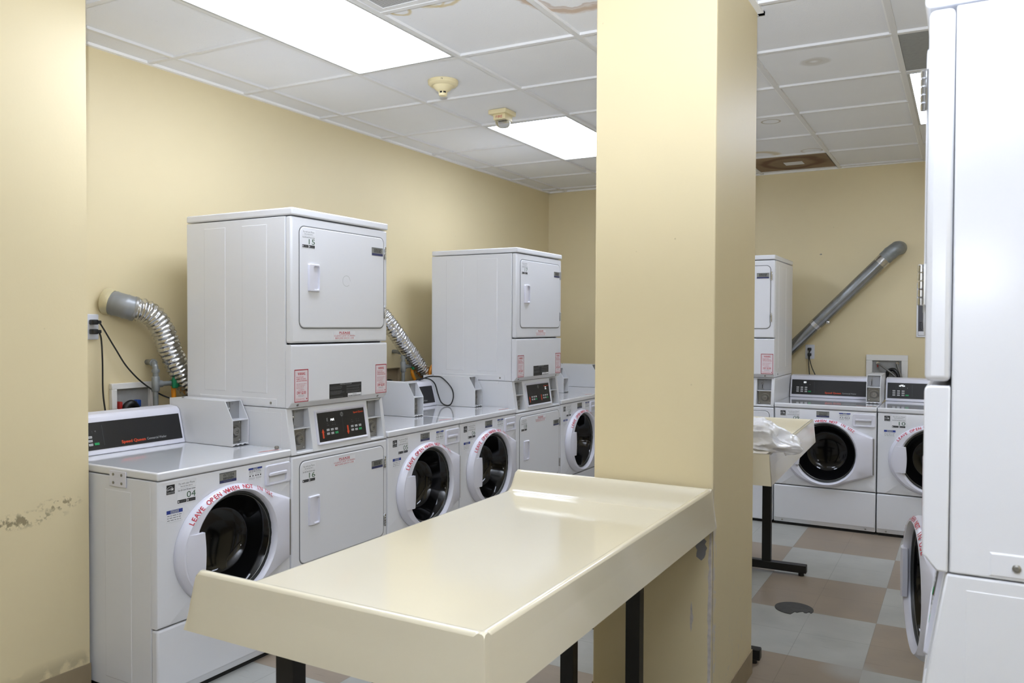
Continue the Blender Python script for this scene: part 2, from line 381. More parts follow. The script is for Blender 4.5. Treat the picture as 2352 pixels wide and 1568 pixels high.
def part(name, key, fn, parent, label=None, smooth=40):
    if key is None or key not in CACHE:
        mb = MB(); fn(mb); me = mb.mesh(name, smooth)
        if key is not None: CACHE[key] = me
    else: me = CACHE[key]
    return link(name, me, parent, label)
def catmull(pts, n=12):
    P = [Vector(p) for p in pts]; P = [P[0]*2-P[1]] + P + [P[-1]*2-P[-2]]; out = []
    for i in range(1, len(P)-2):
        for k in range(n):
            t = k/n; a, b, c, d = P[i-1:i+3]
            out.append(0.5*((2*b)+(-a+c)*t+(2*a-5*b+4*c-d)*t*t+(-a+3*b-3*c+d)*t**3))
    out.append(P[-2]); return out
def rr(u0, u1, z0, z1, r, d, n=6):
    """rounded rectangle loop in the front plane; d = outwards"""
    L = []
    for cx_, cz_, a0 in ((u1-r, z1-r, 0), (u0+r, z1-r, PI/2), (u0+r, z0+r, PI), (u1-r, z0+r, 1.5*PI)):
        for k in range(n+1):
            a = a0+PI/2*k/n; L.append((cx_+r*math.cos(a), -d, cz_+r*math.sin(a)))
    return L

# ------------------------------------------------------------------ room
H = 2.724
XW, YB, XR, YF, XN = -0.92, 5.058, 3.55, -7.0, -0.39
YN = -0.012     # end of the near wall
GX, GY, GPX, GPY = -0.1133, 0.682, 0.6120, 0.6055
def gx(i): return GX + i*GPX
def gy(j, x=0.2): return GY + j*GPY + 0.033*(x-0.2)
fl_ = MB(); fl_.box(XW-.1, XR+.1, YF-.1, YB+.1, -.05, 0, FLOORM); struct('floor', fl_)
c_ = MB(); c_.box(XW-.1, XR+.1, YF-.1, YB+.1, H+.012, H+.08, CEILM); struct('ceiling', c_)
c_ = MB(); c_.box(XW-.1, XW, YN-.12, YB+.1, 0, H+.012, WALLM); struct('wall_left', c_)
c_ = MB(); c_.box(XN-.12, XN, YF-.1, YN, 0, H+.012, WALLN); struct('wall_left_near', c_)
c_ = MB(); c_.box(XW-.1, XN-.12, YN-.12, YN, 0, H+.012, WALLM); struct('wall_left_return', c_)
c_ = MB(); c_.box(XW-.1, XR+.1, YB, YB+.1, 0, H+.012, WALLM); struct('wall_back', c_)
c_ = MB(); c_.box(XR, XR+.1, YF-.1, YB+.1, 0, H+.012, WALLM); struct('wall_right', c_)
c_ = MB(); c_.box(XW-.1, XR+.1, YF-.1, YF, 0, H+.012, WALLM); struct('wall_front', c_)
PX0, PX1, PY0, PY1 = 1.411, 1.863, .826, 1.435
c_ = MB(); c_.box(PX0, PX1, PY0, PY1, 0, H+.012, WALLP, .006, 2)
struct('wall_pillar', c_)
c_ = MB()
c_.box(PX1-.001, PX1+.004, PY0-.001, PY1+.004, 0, .10, BASEM, .001); c_.box(PX0-.004, PX1+.004, PY1, PY1+.004, 0, .10, BASEM, .001)
c_.box(PX0-.004, PX0, PY0, PY1, 0, .10, BASEM)
struct('baseboard_pillar', c_)
c_ = MB(); c_.box(XN, XN+.005, YF, YN+.003, 0, .10, BASEM, .001); struct('baseboard_left', c_)
c_ = MB(); c_.box(XN+.005, XR, YB-.005, YB, 0, .10, BASEM); struct('baseboard_back', c_)
# corner bead laid bare on the pillar
c_ = MB()
def ragged(mb, x, y, z0, z1, w0, w1, mtl, face, seed, n=26):
    rnd = random.Random(seed); L = []; R = []
    for i in range(n+1):
        z = z0+(z1-z0)*i/n; k = math.sin(PI*min(1, max(0, i/n)))**.4 if n else 1
        a = (w0 + rnd.uniform(-.35, .35)*w0)*k; b = (w1 + rnd.uniform(-.5, .5)*w1)*k
        if face == 'front': L.append((x-a, y, z)); R.append((x+b, y, z))
        else: L.append((x, y-a, z)); R.append((x, y+b, z))
    mb.loft([L, R], mtl, closed=False)
ragged(c_, PX1-.006, PY0-.0008, .03, .80, .009, .003, BEADM, 'front', 3)
ragged(c_, PX1+.0008, PY0+.004, .03, .92, .003, .005, BEADM, 'side', 5)
ragged(c_, PX1-.040, PY0-.0010, .62, .715, .020, .016, GREYPATCH, 'front', 11, 8)
ragged(c_, PX1-.075, PY0-.0008, .36, .47, .003, .006, BEADM, 'front', 15, 8)
struct('trim_1', c_, 0)
# ceiling grid of bars; pale strips paint a highlight along one side
c_ = MB(); BW = .012
def bar(mb, a, b, wdt=BW, z0=H, z1=H+.014, m=TBAR):
    a = Vector(a); b = Vector(b); d = (b-a).normalized(); p = Vector((-d.y, d.x))*wdt
    vs = [(a.x-p.x, a.y-p.y, z0), (a.x+p.x, a.y+p.y, z0), (b.x+p.x, b.y+p.y, z0), (b.x-p.x, b.y-p.y, z0)]
    vs += [(v[0], v[1], z1) for v in vs]
    mb.add(vs, [(3, 2, 1, 0), (4, 5, 6, 7), (0, 1, 5, 4), (1, 2, 6, 5), (2, 3, 7, 6), (3, 0, 4, 7)], m)
LAMPS = [(0, -1), (0, 3), (4, 3)]     # (column, first row) of each two-tile fixture
for i in range(-1, 6):
    bar(c_, (gx(i), YF), (gx(i), YB)); bar(c_, (gx(i)-.0155, YF), (gx(i)-.0155, YB), .004, H+.004, H+.013, TBARB)
for j in range(-13, 8):
    xs_ = [XW]
    for i, jj in LAMPS:
        if jj+1 == j: xs_ += [gx(i)+.012, gx(i+1)-.012]
    xs_.append(XR)
    for a, b in zip(xs_[::2], xs_[1::2]):
        bar(c_, (a, gy(j, a)), (b, gy(j, b)), BW, H+.0006, H+.0136); bar(c_, (a, gy(j, a)+.0155), (b, gy(j, b)+.0155), .004, H+.0046, H+.0127, TBARB)
for a, b in (((XW+.012, YN), (XW+.012, YB)), ((XW, YB-.012), (XR, YB-.012)), ((XR-.012, YF), (XR-.012, YB)), ((XN+.012, YF), (XN+.012, YN)),
             ((PX0-.02, PY0-.012), (PX1+.024, PY0-.012)), ((PX1+.012, PY0), (PX1+.012, PY1+.024)), ((PX0, PY1+.012), (PX1+.024, PY1+.012)), ((PX0-.012, PY0), (PX0-.012, PY1+.02))):
    bar(c_, a, b, .012, H-.001, H+.0125, TBARB)
struct('trim_2', c_, 0)

# special ceiling tiles
def tile(name, i, j, m, label, cat):
    x0, x1 = gx(i)+.013, gx(i+1)-.013; mb = MB(); z0, z1 = H+.004, H+.011
    y = lambda jj, x, s: gy(jj, x)+s
    q = [(x0, y(j, x0, .013)), (x1, y(j, x1, .013)), (x1, y(j+1, x1, -.013)), (x0, y(j+1, x0, -.013))]
    mb.add([(a, b, z0) for a, b in q]+[(a, b, z1) for a, b in q], [(3, 2, 1, 0), (4, 5, 6, 7), (0, 1, 5, 4), (1, 2, 6, 5), (2, 3, 7, 6), (3, 0, 4, 7)], m)
    return mb, tag(link(name, mb.mesh(name, 0)), label, cat)
_, t = tile('ceiling_tile', 2, 6, BROWNT, 'brown water-stained ceiling tile beside the back wall, right of the pillar', 'ceiling tile')
def patch(mb):
    mb.box(1.36, 1.50, 4.62, 4.74, H+.0025, H+.0038, PLATEW)
part('patch', None, patch, t, 'small white square patch on the brown tile', 0)
tile('ceiling_tile', 4, 2, GREYT, 'plain dark grey ceiling tile next to the ceiling light near the tall right-hand dryer', 'ceiling tile')

# vent
def vent():
    t = thing('ceiling_vent', 'perforated grey air vent panel in the ceiling beside the long ceiling light', 'vent', ((gx(1)+gx(2))/2, gy(-.5, .8), H))
    hx, hy = .29, .287
    def fr(mb):
        for a in ((-hx, hx, -hy, -hy+.03), (-hx, hx, hy-.03, hy), (-hx, -hx+.03, -hy+.03, hy-.03), (hx-.03, hx, -hy+.03, hy-.03)):
            mb.box(*a, .003, .012, TBAR)
    def pl(mb):
        mb.box(-hx+.03, hx-.03, -hy+.03, hy-.03, .006, .011, PERF)
    part('frame', None, fr, t, smooth=0); part('perforated_panel', None, pl, t, smooth=0)
PERF = mat('perforated_metal', (165, 165, 163), 0.5)
def _perf():
    nt = PERF.node_tree; b = nt.nodes['Principled BSDF']; tc = nt.nodes.new('ShaderNodeTexCoord')
    mp = nt.nodes.new('ShaderNodeMapping'); mp.inputs['Scale'].default_value = (130, 130, 0); nt.links.new(tc.outputs['Object'], mp.inputs[0])
    v = nt.nodes.new('ShaderNodeTexVoronoi'); v.inputs['Randomness'].default_value = 0; v.inputs['Scale'].default_value = 1; nt.links.new(mp.outputs[0], v.inputs['Vector'])
    r = nt.nodes.new('ShaderNodeValToRGB'); r.color_ramp.elements[0].position = .3; r.color_ramp.elements[1].position = .36
    r.color_ramp.elements[0].color = (*s2l((70, 70, 70)), 1); r.color_ramp.elements[1].color = (*s2l((196, 196, 194)), 1)
    nt.links.new(v.outputs['Distance'], r.inputs[0]); nt.links.new(r.outputs[0], b.inputs['Base Color'])
_perf(); vent()

# ceiling lights
def light(i, j, label):
    xc = (gx(i)+gx(i+1))/2; yc = gy(j+1, xc)
    t = thing('ceiling_light', label, 'ceiling light', (xc, yc, H), -0.0)
    hx, hy = GPX/2-.012, GPY-.012
    def fr(mb):
        for a in ((-hx, hx, -hy, -hy+.014), (-hx, hx, hy-.014, hy), (-hx, -hx+.014, -hy+.014, hy-.014), (hx-.014, hx, -hy+.014, hy-.014)):
            mb.box(*a, -.002, .011, FIXF, .002)
    def df(mb):
        mb.box(-hx+.014, hx-.014, -hy+.014, hy-.014, .004, .008, DIFF)
    part('frame', 'lf', fr, t); part('diffuser', 'ld', df, t, smooth=0)
light(0, -1, 'long lit ceiling light nearest the camera, above the left row of washers')
light(0, 3, 'lit ceiling light behind the pillar edge, beyond the fire strobe')
light(4, 3, 'lit ceiling light half hidden behind the tall right-hand dryer')


# ------------------------------------------------------------------ washing machine
W = .683
def front_slab(mb, u0, u1, z0, z1, d0, d1, m, bev=.008, hole=None):
    """panel d0(back)..d1(front); optional round hole (cu,cz,r)"""
    if not hole:
        mb.box(u0, u1, -d1, -d0, z0, z1, m, bev, 3); return
    cu, cz, r = hole
    an = sorted([2*PI*k/72 for k in range(72)] + [math.atan2(z-cz, u-cu) % (2*PI) for u in (u0, u1) for z in (z0, z1)])
    def rect(ins, d):
        L = []
        for a in an:
            c, s = math.cos(a), math.sin(a)
            tu = ((u1-cu) if c > 0 else (u0-cu))/c if abs(c) > 1e-9 else 1e9
            tz = ((z1-cz) if s > 0 else (z0-cz))/s if abs(s) > 1e-9 else 1e9
            t = min(tu, tz); u = cu+c*t; z = cz+s*t
            u = min(max(u, u0+ins), u1-ins); z = min(max(z, z0+ins), z1-ins)
            L.append((u, -d, z))
        return L
    circ = lambda rad, d: [(cu+rad*math.cos(a), -d, cz+rad*math.sin(a)) for a in an]
    mb.loft([rect(0, d0), rect(0, d1-bev), rect(bev*.3, d1-bev*.3), rect(bev, d1), circ(r+.01, d1), circ(r, d1-.004), circ(r, d1-.05)], m)
def cabinet(mb, z0, z1, m=ENAMEL, d0=-.037, d1=-.69):
    # open-fronted shell with inner lining and pressed side panels
    t = .012
    mb.box(0, t, -d0, -d1, z0, z1, m, .003); mb.box(W-t, W, -d0, -d1, z0, z1, m, .003)
    mb.box(t, W-t, -d1-t, -d1, z0, z1, m); mb.box(t, W-t, -d0, -d1-t, z1-t, z1, m); mb.box(t, W-t, -d0, -d1-t, z0, z0+t, m)
def pressing(mb, z0, z1, m=ENAMEL):
    for a, b in ((.15, .31), (.42, .565)):
        for x, s in ((0, -1), (W, 1)):
            mb.prism([(a, z0), (b, z0), (b, z1), (a, z1)], x, x+s*.0022, m) if False else None
            mb.solid([(x, a, z0), (x, b, z0), (x, b, z1), (x, a, z1), (x+s*.0014, a+.0025, z0+.0025), (x+s*.0014, b-.0025, z0+.0025), (x+s*.0014, b-.0025, z1-.0025), (x+s*.0014, a+.0025, z1-.0025)],
                     [(3, 2, 1, 0), (4, 5, 6, 7), (0, 1, 5, 4), (1, 2, 6, 5), (2, 3, 7, 6), (3, 0, 4, 7)], m)
def screw(mb, u, d, z, r=.006, axis=(0, -1, 0), m=STEEL):
    mb.lathe([(r, 0), (r, .002), (r*.7, .0035), (0.001, .004)], (u, -d, z), axis, m, 10, cap=False)
DC = (.353, .547)
def door_outline(k):
    """closed outline of the washer door scaled about the centre; list of (u,z)"""
    cu, cz = DC; L = []
    hu, ht, hb = .664, .676, .412
    for i in range(65):
        a = math.radians(62) + (2*PI-2*math.radians(62))*i/64
        rx = .282 if math.cos(a) < 0 else .245
        L.append((cu+rx*k*math.cos(a), cz+.241*k*math.sin(a)))
    p0 = L[-1]; p1 = L[0]
    q0 = (cu+(hu-cu)*1, cz+(hb-cz)*k); q1 = (cu+(hu-cu)*1, cz+(ht-cz)*k)
    hx = hu if k >= .999 else hu-.012*(1-k)*12
    seg = [(p0[0]+(hx-p0[0])*t, p0[1]+(q0[1]-p0[1])*t) for t in (.25, .5, .75, 1)]
    seg += [(hx, q0[1]+(q1[1]-q0[1])*t) for t in (.25, .5, .75, 1)]
    seg += [(hx+(p1[0]-hx)*t, q1[1]+(p1[1]-q1[1])*t) for t in (.25, .5, .75)]
    return L+seg
def door_body(mb):
    cu, cz = DC
    o1 = door_outline(1.0); o2 = door_outline(.985); o3 = door_outline(.93)
    an = [math.atan2(z-cz, u-cu) for u, z in o1]
    def circ(rx, rz, d): return [(cu+rx*math.cos(a), -d, cz+rz*math.sin(a)) for a in an]
    P = lambda o, d: [(u, -d, z) for u, z in o]
    def depth(o, dl, dr): return [(u, -(dl+(dr-dl)*max(0, min(1, (u-.5)/.16))), z) for u, z in o]
    mb.loft([P(o1, .001), P(o1, .012), depth(o2, .020, .016), depth(o3, .038, .022), circ(.216, .222, .040), circ(.208, .216, .034), circ(.203, .211, .022), circ(.201, .209, -.02)], PLASTIC)
def door_gasket(mb):
    cu, cz = DC
    mb.lathe([(.211, .012), (.207, .018), (.202, .016), (.198, .006), (.197, -.01)], (cu, 0, cz), (0, -1, 0), RUBBER, 64, cap=False)
    mb.lathe([(.1975, .008), (.1965, .009), (.1955, .008)], (cu, 0, cz), (0, -1, 0), STEEL, 64, cap=False)
def door_glass(mb):
    cu, cz = DC; mb.flip = True
    mb.lathe([(.197, .006), (.189, -.004), (.178, -.03), (.160, -.075), (.146, -.100), (.118, -.113), (.075, -.120), (.03, -.123), (0.0005, -.123)], (cu, 0, cz), (0, -1, 0), GLASSD, 64, cap=False)
def door_handle(mb):
    # plate over the left edge of the window with a finger hollow behind
    z0, z1 = .456, .632; L = []
    n = 10; front = []; back = []
    for i in range(n+1):
        z = z0+(z1-z0)*i/n; t = (z-DC[1])/.241
        ul = DC[0]-.282*.93*math.sqrt(max(0, 1-t*t))+.008; ur = .180+.006*math.sin(PI*i/n)
        front.append([(ul, -.039, z), (ul+.02, -.047, z), (ur-.012, -.051, z), (ur, -.047, z), (ur, -.030, z), (ul, -.030, z)])
    mb.loft(front, PLASTIC, True, True)
def curved_text(mb, s, r, rz, a0, a1, d0, m, h=.019):
    cu, cz = DC; n = len(s)
    for i, ch in enumerate(s):
        if ch == ' ': continue
        a = a0+(a1-a0)*(i+.5)/n
        rad = Vector((math.cos(a), 0, math.sin(a))); tan = Vector((math.sin(a), 0, -math.cos(a)))
        yd = Vector((math.cos(a)*1, .9, math.sin(a))).normalized()    # lies on the sloping rim
        p = Vector((cu+r*math.cos(a), -d0, cz+rz*math.sin(a)))
        mb.text(ch, p, tan, Vector((rad.x, .75, rad.z)), h, m, 'c', bold=.025)
def door_sticker(mb):
    curved_text(mb, 'LEAVE OPEN WHEN NOT IN USE', (.262), .2235, math.radians(148), math.radians(44), .0385, RED, .0185)
def knob_text_lines(mb, u0, u1, z0, z1, n, m, d, jitter=.3, th=.45, seed=1):
    rnd = random.Random(seed); st = (z1-z0)/n
    for i in range(n):
        z = z1-st*(i+.75); e = u1-(u1-u0)*rnd.uniform(0, jitter); u = u0
        while u < e:
            w_ = rnd.uniform(.5, 1.6)*st*1.3; w_ = min(w_, e-u)
            mb.add([(u, -d, z), (u+w_, -d, z), (u+w_, -d, z+st*th), (u, -d, z+st*th)], [(0, 1, 2, 3)], m); u += w_+st*.35
def quad(mb, u0, u1, z0, z1, d, m):
    mb.add([(u0, -d, z0), (u1, -d, z0), (u1, -d, z1), (u0, -d, z1)], [(0, 1, 2, 3)], m)
def plate(mb, u0, u1, z0, z1, d, m, t=.0006):
    mb.box(u0, u1, -d-t, -d, z0, z1, m)
X_, Z_ = (1, 0, 0), (0, 0, 1)
def number_sticker(mb, u0, z1, num, d=.0, wd=.085):
    h = wd*.98; z0 = z1-h; d2 = d+.0009
    plate(mb, u0-.002, u0+wd+.002, z0-.002, z1+.002, d, PAPER)
    mb.text('Pay with your Phone', (u0+wd/2, -d2, z1-.013), X_, Z_, .0075, GREYINK, 'c', wd*.86)
    knob_text_lines(mb, u0+.014, u0+wd-.016, z1-.024, z1-.017, 1, LGREY, d2, 0, .5, 3)
    quad(mb, u0, u0+wd, z1-.0275, z1-.0268, d2, LGREY)
    mb.text('Scan QR Code OR enter number', (u0+wd/2, -d2, z1-.037), X_, Z_, .0055, INK, 'c', wd*.96, bold=.01)
    mb.text(num, (u0+wd*.98, -d2, z0+.0165), X_, Z_, .024, NUMG, 'r', wd*.48)
    for a, b in ((0, .47), (.5, .97)):
        mb.add([(u0+wd*a, -d2, z0), (u0+wd*b, -d2, z0), (u0+wd*b, -d2, z0+.0125), (u0+wd*a, -d2, z0+.0125)], [(0, 1, 2, 3)], INK)
        knob_text_lines(mb, u0+wd*(a+.14), u0+wd*(b-.03), z0+.003, z0+.010, 2, GREYINK, d2+.0003, .1, .4, int(a*10)+4)
        quad(mb, u0+wd*(a+.03), u0+wd*(a+.09), z0+.003, z0+.009, d2+.0003, PAPER)
def energy_logo(mb):
    u0, z0, u1, z1 = .042, .798, .078, .834; d = .0003
    plate(mb, u0, u1, z0, z1, d-.0003, INK); d2 = d+.0009
    quad(mb, u0, u1, z0+.0082, z0+.0088, d2, PAPER); mb.text('ENERGY STAR', ((u0+u1)/2, -d2, z0+.0022), X_, Z_, .0045, LGREY, 'c', .031)
    c = (u0+.016, z0+.0115)
    L = [(c[0]+.0175*math.cos(a), -d2, c[1]+.0185*math.sin(a)) for a in [math.radians(165-9.5*i) for i in range(13)]]
    R = [(c[0]+.0165*math.cos(a), -d2, c[1]+.0173*math.sin(a)) for a in [math.radians(165-9.5*i) for i in range(13)]]
    mb.loft([L, R], PAPER, closed=False)
    st = (u1-.0105, z0+.0185); pts = []
    for i in range(10):
        r = .0068 if i % 2 == 0 else .0027; a = PI/2+PI*i/5+.15; pts.append((st[0]+r*math.cos(a), -d2, st[1]+r*math.sin(a)))
    mb.add(pts+[(st[0], -d2, st[1])], [(i, (i+1) % 10, 10) for i in range(10)], PAPER)
    mb.text('energy', (u0+.003, -d2, z0+.0135), (1, 0, .25), Z_, .0085, PAPER, 'l', .021)
def notice_sticker(mb):
    u0, u1, z0, z1 = .041, .113, .692, .737; plate(mb, u0, u1, z0, z1, .0, PAPER)
    quad(mb, u0, u1, z1-.014, z1, .0009, BLUE); quad(mb, u0+.018, u1-.018, z1-.0125, z1-.0015, .0011, LGREY)
    mb.text('NOTICE', ((u0+u1)/2, -.0013, z1-.0115), X_, Z_, .009, BLUE, 'c', .032, bold=.02)
    knob_text_lines(mb, u0+.003, u1-.002, z0+.003, z1-.016, 3, GREYINK, .0009, .05, .3, 9); quad(mb, u0, u1, z0, z0+.0006, .0009, LGREY)
def meter_label(txt):
    def f(mb):
        u0, u1, z0, z1 = .290, .376, .799, .841; plate(mb, u0, u1, z0, z1, .0, METERG, .0012)
        quad(mb, u0, u1, z0, z0+.0115, .0014, NAVY); quad(mb, u0, u1, z1-.003, z1, .0014, DIMINK)
        knob_text_lines(mb, u0+.02, u1-.02, z0+.004, z0+.008, 1, GREYINK, .0016, .1, .4, 2)
        mb.text(txt, ((u0+u1)/2+.002, -.0014, z0+.024), X_, Z_, .0125, INK, 'c', .056)
        knob_text_lines(mb, u0+.018, u1-.014, z0+.0125, z0+.0215, 2, INK, .0014, .02, .7, 12)
    return f
def instruction_sticker(mb):
    u0, u1, z0, z1 = .441, .516, .786, .838; plate(mb, u0, u1, z0, z1, .0, PAPER)
    quad(mb, u0, u1, z1-.0085, z1-.0005, .0009, BLUE); quad(mb, u0+.026, u1-.026, z1-.0075, z1-.0015, .0011, LGREY)
    mb.text('NOTICE', ((u0+u1)/2, -.0013, z1-.0068), X_, Z_, .0048, BLUE, 'c', .019, bold=.02)
    knob_text_lines(mb, u0+.004, u1-.003, z0+.032, z0+.043, 2, INK, .0009, .1, .35, 5)
    knob_text_lines(mb, u0+.004, u0+.03, z0+.024, z0+.031, 2, GREYINK, .0009, .2, .3, 6); knob_text_lines(mb, u0+.038, u1-.004, z0+.024, z0+.031, 2, GREYINK, .0009, .2, .3, 7)
    for k, uu in enumerate((.008, .024, .040, .052, .066)):
        a = u0+uu; mb.add([(a-.004, -.0009, z0+.015), (a+.004, -.0009, z0+.015), (a+.003, -.0009, z0+.021), (a-.002, -.0009, z0+.020)], [(0, 1, 2, 3)], INK if k % 2 == 0 else DIMINK)
    knob_text_lines(mb, u0+.002, u0+.034, z0+.002, z0+.012, 3, GREYINK, .0009, .1, .3, 8); knob_text_lines(mb, u0+.04, u1-.002, z0+.003, z0+.012, 3, GREYINK, .0009, .1, .3, 10)
def drawer(mb):
    u0, u1, z0, z1 = .531, .677, .747, .836
    pocket = lambda ins, d: rr(.548+ins, .652-ins, .757+ins, .800-ins, .010, d)
    mb.loft([rr(u0, u1, z0, z1, .012, 0), rr(u0, u1, z0, z1, .012, .005), rr(u0+.003, u1-.003, z0+.003, z1-.003, .010, .009)], PLASTIC)
    mb.loft([rr(u0+.003, u1-.003, z0+.003, z1-.003, .010, .009), rr(.545, .655, .754, .803, .012, .010), pocket(0, .008), pocket(.003, -.012)], PLASTIC, cap1=True)
def drawer_lip(mb):
    mb.loft([rr(.548, .652, .788, .802, .006, .004), rr(.548, .652, .788, .802, .006, .013), rr(.55, .65, .790, .800, .005, .015)], PLASTIC, cap0=True, cap1=True)
# washer control panel: slanted console at the rear
def cpd(z): return -(.574+(z-.888)*.262)       # d of slanted face
def console(mb):
    P = [(.574, .889), (.6125, 1.035), (.618, 1.047), (.632, 1.056), (.69, 1.062), (.69, .889)]
    mb.prism(P, .002, .586, PLASTIC, .004)
def con_pt(u, z, off=.003):
    n = Vector((0, -math.cos(math.atan(.262)), math.sin(math.atan(.262))))
    return Vector((u, -cpd(z), z)) + n*off
CON_UP = (0, .262, 1)
def con_quad(mb, u0, u1, z0, z1, off, m, t=.0):
    if t: mb.solid([con_pt(u0, z0, off), con_pt(u1, z0, off), con_pt(u1, z1, off), con_pt(u0, z1, off), con_pt(u0, z0, off+t), con_pt(u1, z0, off+t), con_pt(u1, z1, off+t), con_pt(u0, z1, off+t)],
                   [(3, 2, 1, 0), (4, 5, 6, 7), (0, 1, 5, 4), (1, 2, 6, 5), (2, 3, 7, 6), (3, 0, 4, 7)], m, t*.35, 1)
    else: mb.add([con_pt(u0, z0, off), con_pt(u1, z0, off), con_pt(u1, z1, off), con_pt(u0, z1, off)], [(0, 1, 2, 3)], m)
def con_face(mb):
    con_quad(mb, .014, .573, .910, 1.024, .0005, BLACKP, .002)
    con_quad(mb, .1810, .1825, .925, 1.01, .0028, DIMINK)
    mb.text('Speed Queen', con_pt(.262, .923, .003), X_, CON_UP, .0125, ORANGE, 'l', .118, bold=.025)
    mb.text('Commercial Washer', con_pt(.388, .924, .003), X_, CON_UP, .0105, LGREY, 'l', .100)
    for k in range(6):
        con_quad(mb, .070+k*.0155, .0745+k*.0155, .981, .9825, .0028, DIMINK); con_quad(mb, .070+k*.0155, .0735+k*.0155, .986, .9885, .0028, DIMINK if k < 5 else LGREY)
    for k in range(3): con_quad(mb, .030, .036, .966-k*.0155, .9675-k*.0155, .0028, DIMINK)
def button_mesh(mb):
    mb.box(-.0095, .0095, -.0022, 0, -.005, .005, BTN, .0009, 1); knob_text_lines(mb, -.006, .0065, -.002, .002, 1, GREYINK, .0024, 0, .6, 5)
def gbutton_mesh(mb): mb.box(-.011, .011, -.0022, 0, -.0052, .0052, GREENB, .0009, 1)
def put(o, p, rx=0): o.location = p; o.rotation_euler = (rx, 0, 0)
def coin_parts(mb, u0, u1, zs, ztop, zbot, dup, dlo, root, cab):
    pass
def slide_fn(w_, h_):
    def f(mb):
        mb.box(0, w_, 0, .002, 0, h_, GREYPL)
        mb.box(w_*.36, w_*.385, -.003, 0, h_*.50, h_*.98, STEEL); mb.box(w_*.30, w_*.33, -.004, 0, h_*.15, h_*.5, BLKR)
        mb.lathe([(.005, 0), (.005, .006), (.003, .008)], (w_*.29, 0, h_*.60), (0, -1, 0), CHROME, 12)
        mb.box(w_*.22, w_*.42, -.006, 0, h_*.07, h_*.11, STEEL, .001, 1); mb.box(w_*.53, w_*.6, -.0008, 0, h_*.84, h_*.87, GREYINK)
    return f
def lock_fn(w_, h_):
    def f(mb):
        mb.box(0, w_, 0, .003, 0, h_, LOCKM, .001, 1)
        c = (w_*.53, 0, h_*.50)
        mb.lathe([(.033, 0), (.032, .002), (.028, .003), (.026, .001), (.022, .001), (.021, .014), (.019, .017), (.012, .017), (.0115, .0135), (0.0004, .0135)], c, (0, -1, 0), LOCKM, 32, cap=False)
        mb.lathe([(.0125, .0138), (.010, .0150), (.0004, .0150)], c, (0, -1, 0), STEEL, 20, cap=False)
        mb.box(c[0]-.001, c[0]+.008, -.0158, -.015, c[2]-.0012, c[2]+.0012, DARK)
        for a, b in ((.13, .1), (.87, .1), (.13, .9), (.87, .9)):
            mb.lathe([(.0035, 0), (.0035, .002), (.002, .003)], (w_*a, 0, h_*b), (0, -1, 0), CHROME, 10)
    return f
CB0, CB1, CBF = .589, .6835, -.262
def coin_box(mb):
    P = [(-CBF, .8895), (-CBF, 1.008), (.312, 1.094), (.69, 1.094), (.69, .8895)]
    mb.prism(P, CB0, CB0+.0035, BOXM, .0006); mb.prism(P, CB1-.0035, CB1, BOXM, .0006)
    mb.box(CB0+.0035, CB1-.0035, .325, .69, .8895, 1.0925, BOXM)
    mb.box(CB0+.0035, CB1-.0035, .310, .326, 1.0905, 1.0935, BOXM)
    mb.box(CB0+.0035, CB1-.0035, -CBF+.001, .325, 1.0055, 1.0085, BOXM)
    mb.box(CB0+.0035, CB1-.0035, -CBF+.001, .325, .8895, .8925, BOXM)
    mb.box(CB0+.0035, CB1-.0035, -CBF+.001, -CBF+.003, .8895, .901, BOXM)
    for k in range(3): mb.box(CB0+.014+k*.026, CB0+.027+k*.026, -CBF+.0003, -CBF+.001, .8935, .8965, DARK)
    mb.lathe([(.006, 0), (.006, .003), (.003, .004)], (CB0+.02, .62, 1.0937), (0, 0, 1), CHROME, 10)
def lid(mb): mb.box(-.001, W+.001, -.006, .69, .8565, .888, LIDM, .007, 3)
def lid_marks(mb):
    vs = [(.545, .045, .8886), (.650, .030, .8886), (.650, .040, .8886), (.545, .056, .8886)]
    mb.add(vs, [(0, 1, 2, 3)], mat_pale_red()); mb.add([(.55, .0475, .8888), (.64, .0345, .8888), (.64, .0375, .8888), (.55, .0505, .8888)], [(0, 1, 2, 3)], RED)
_pr = []
def mat_pale_red():
    if not _pr: _pr.append(mat('print_pale_red', (228, 150, 142), .4))
    return _pr[0]

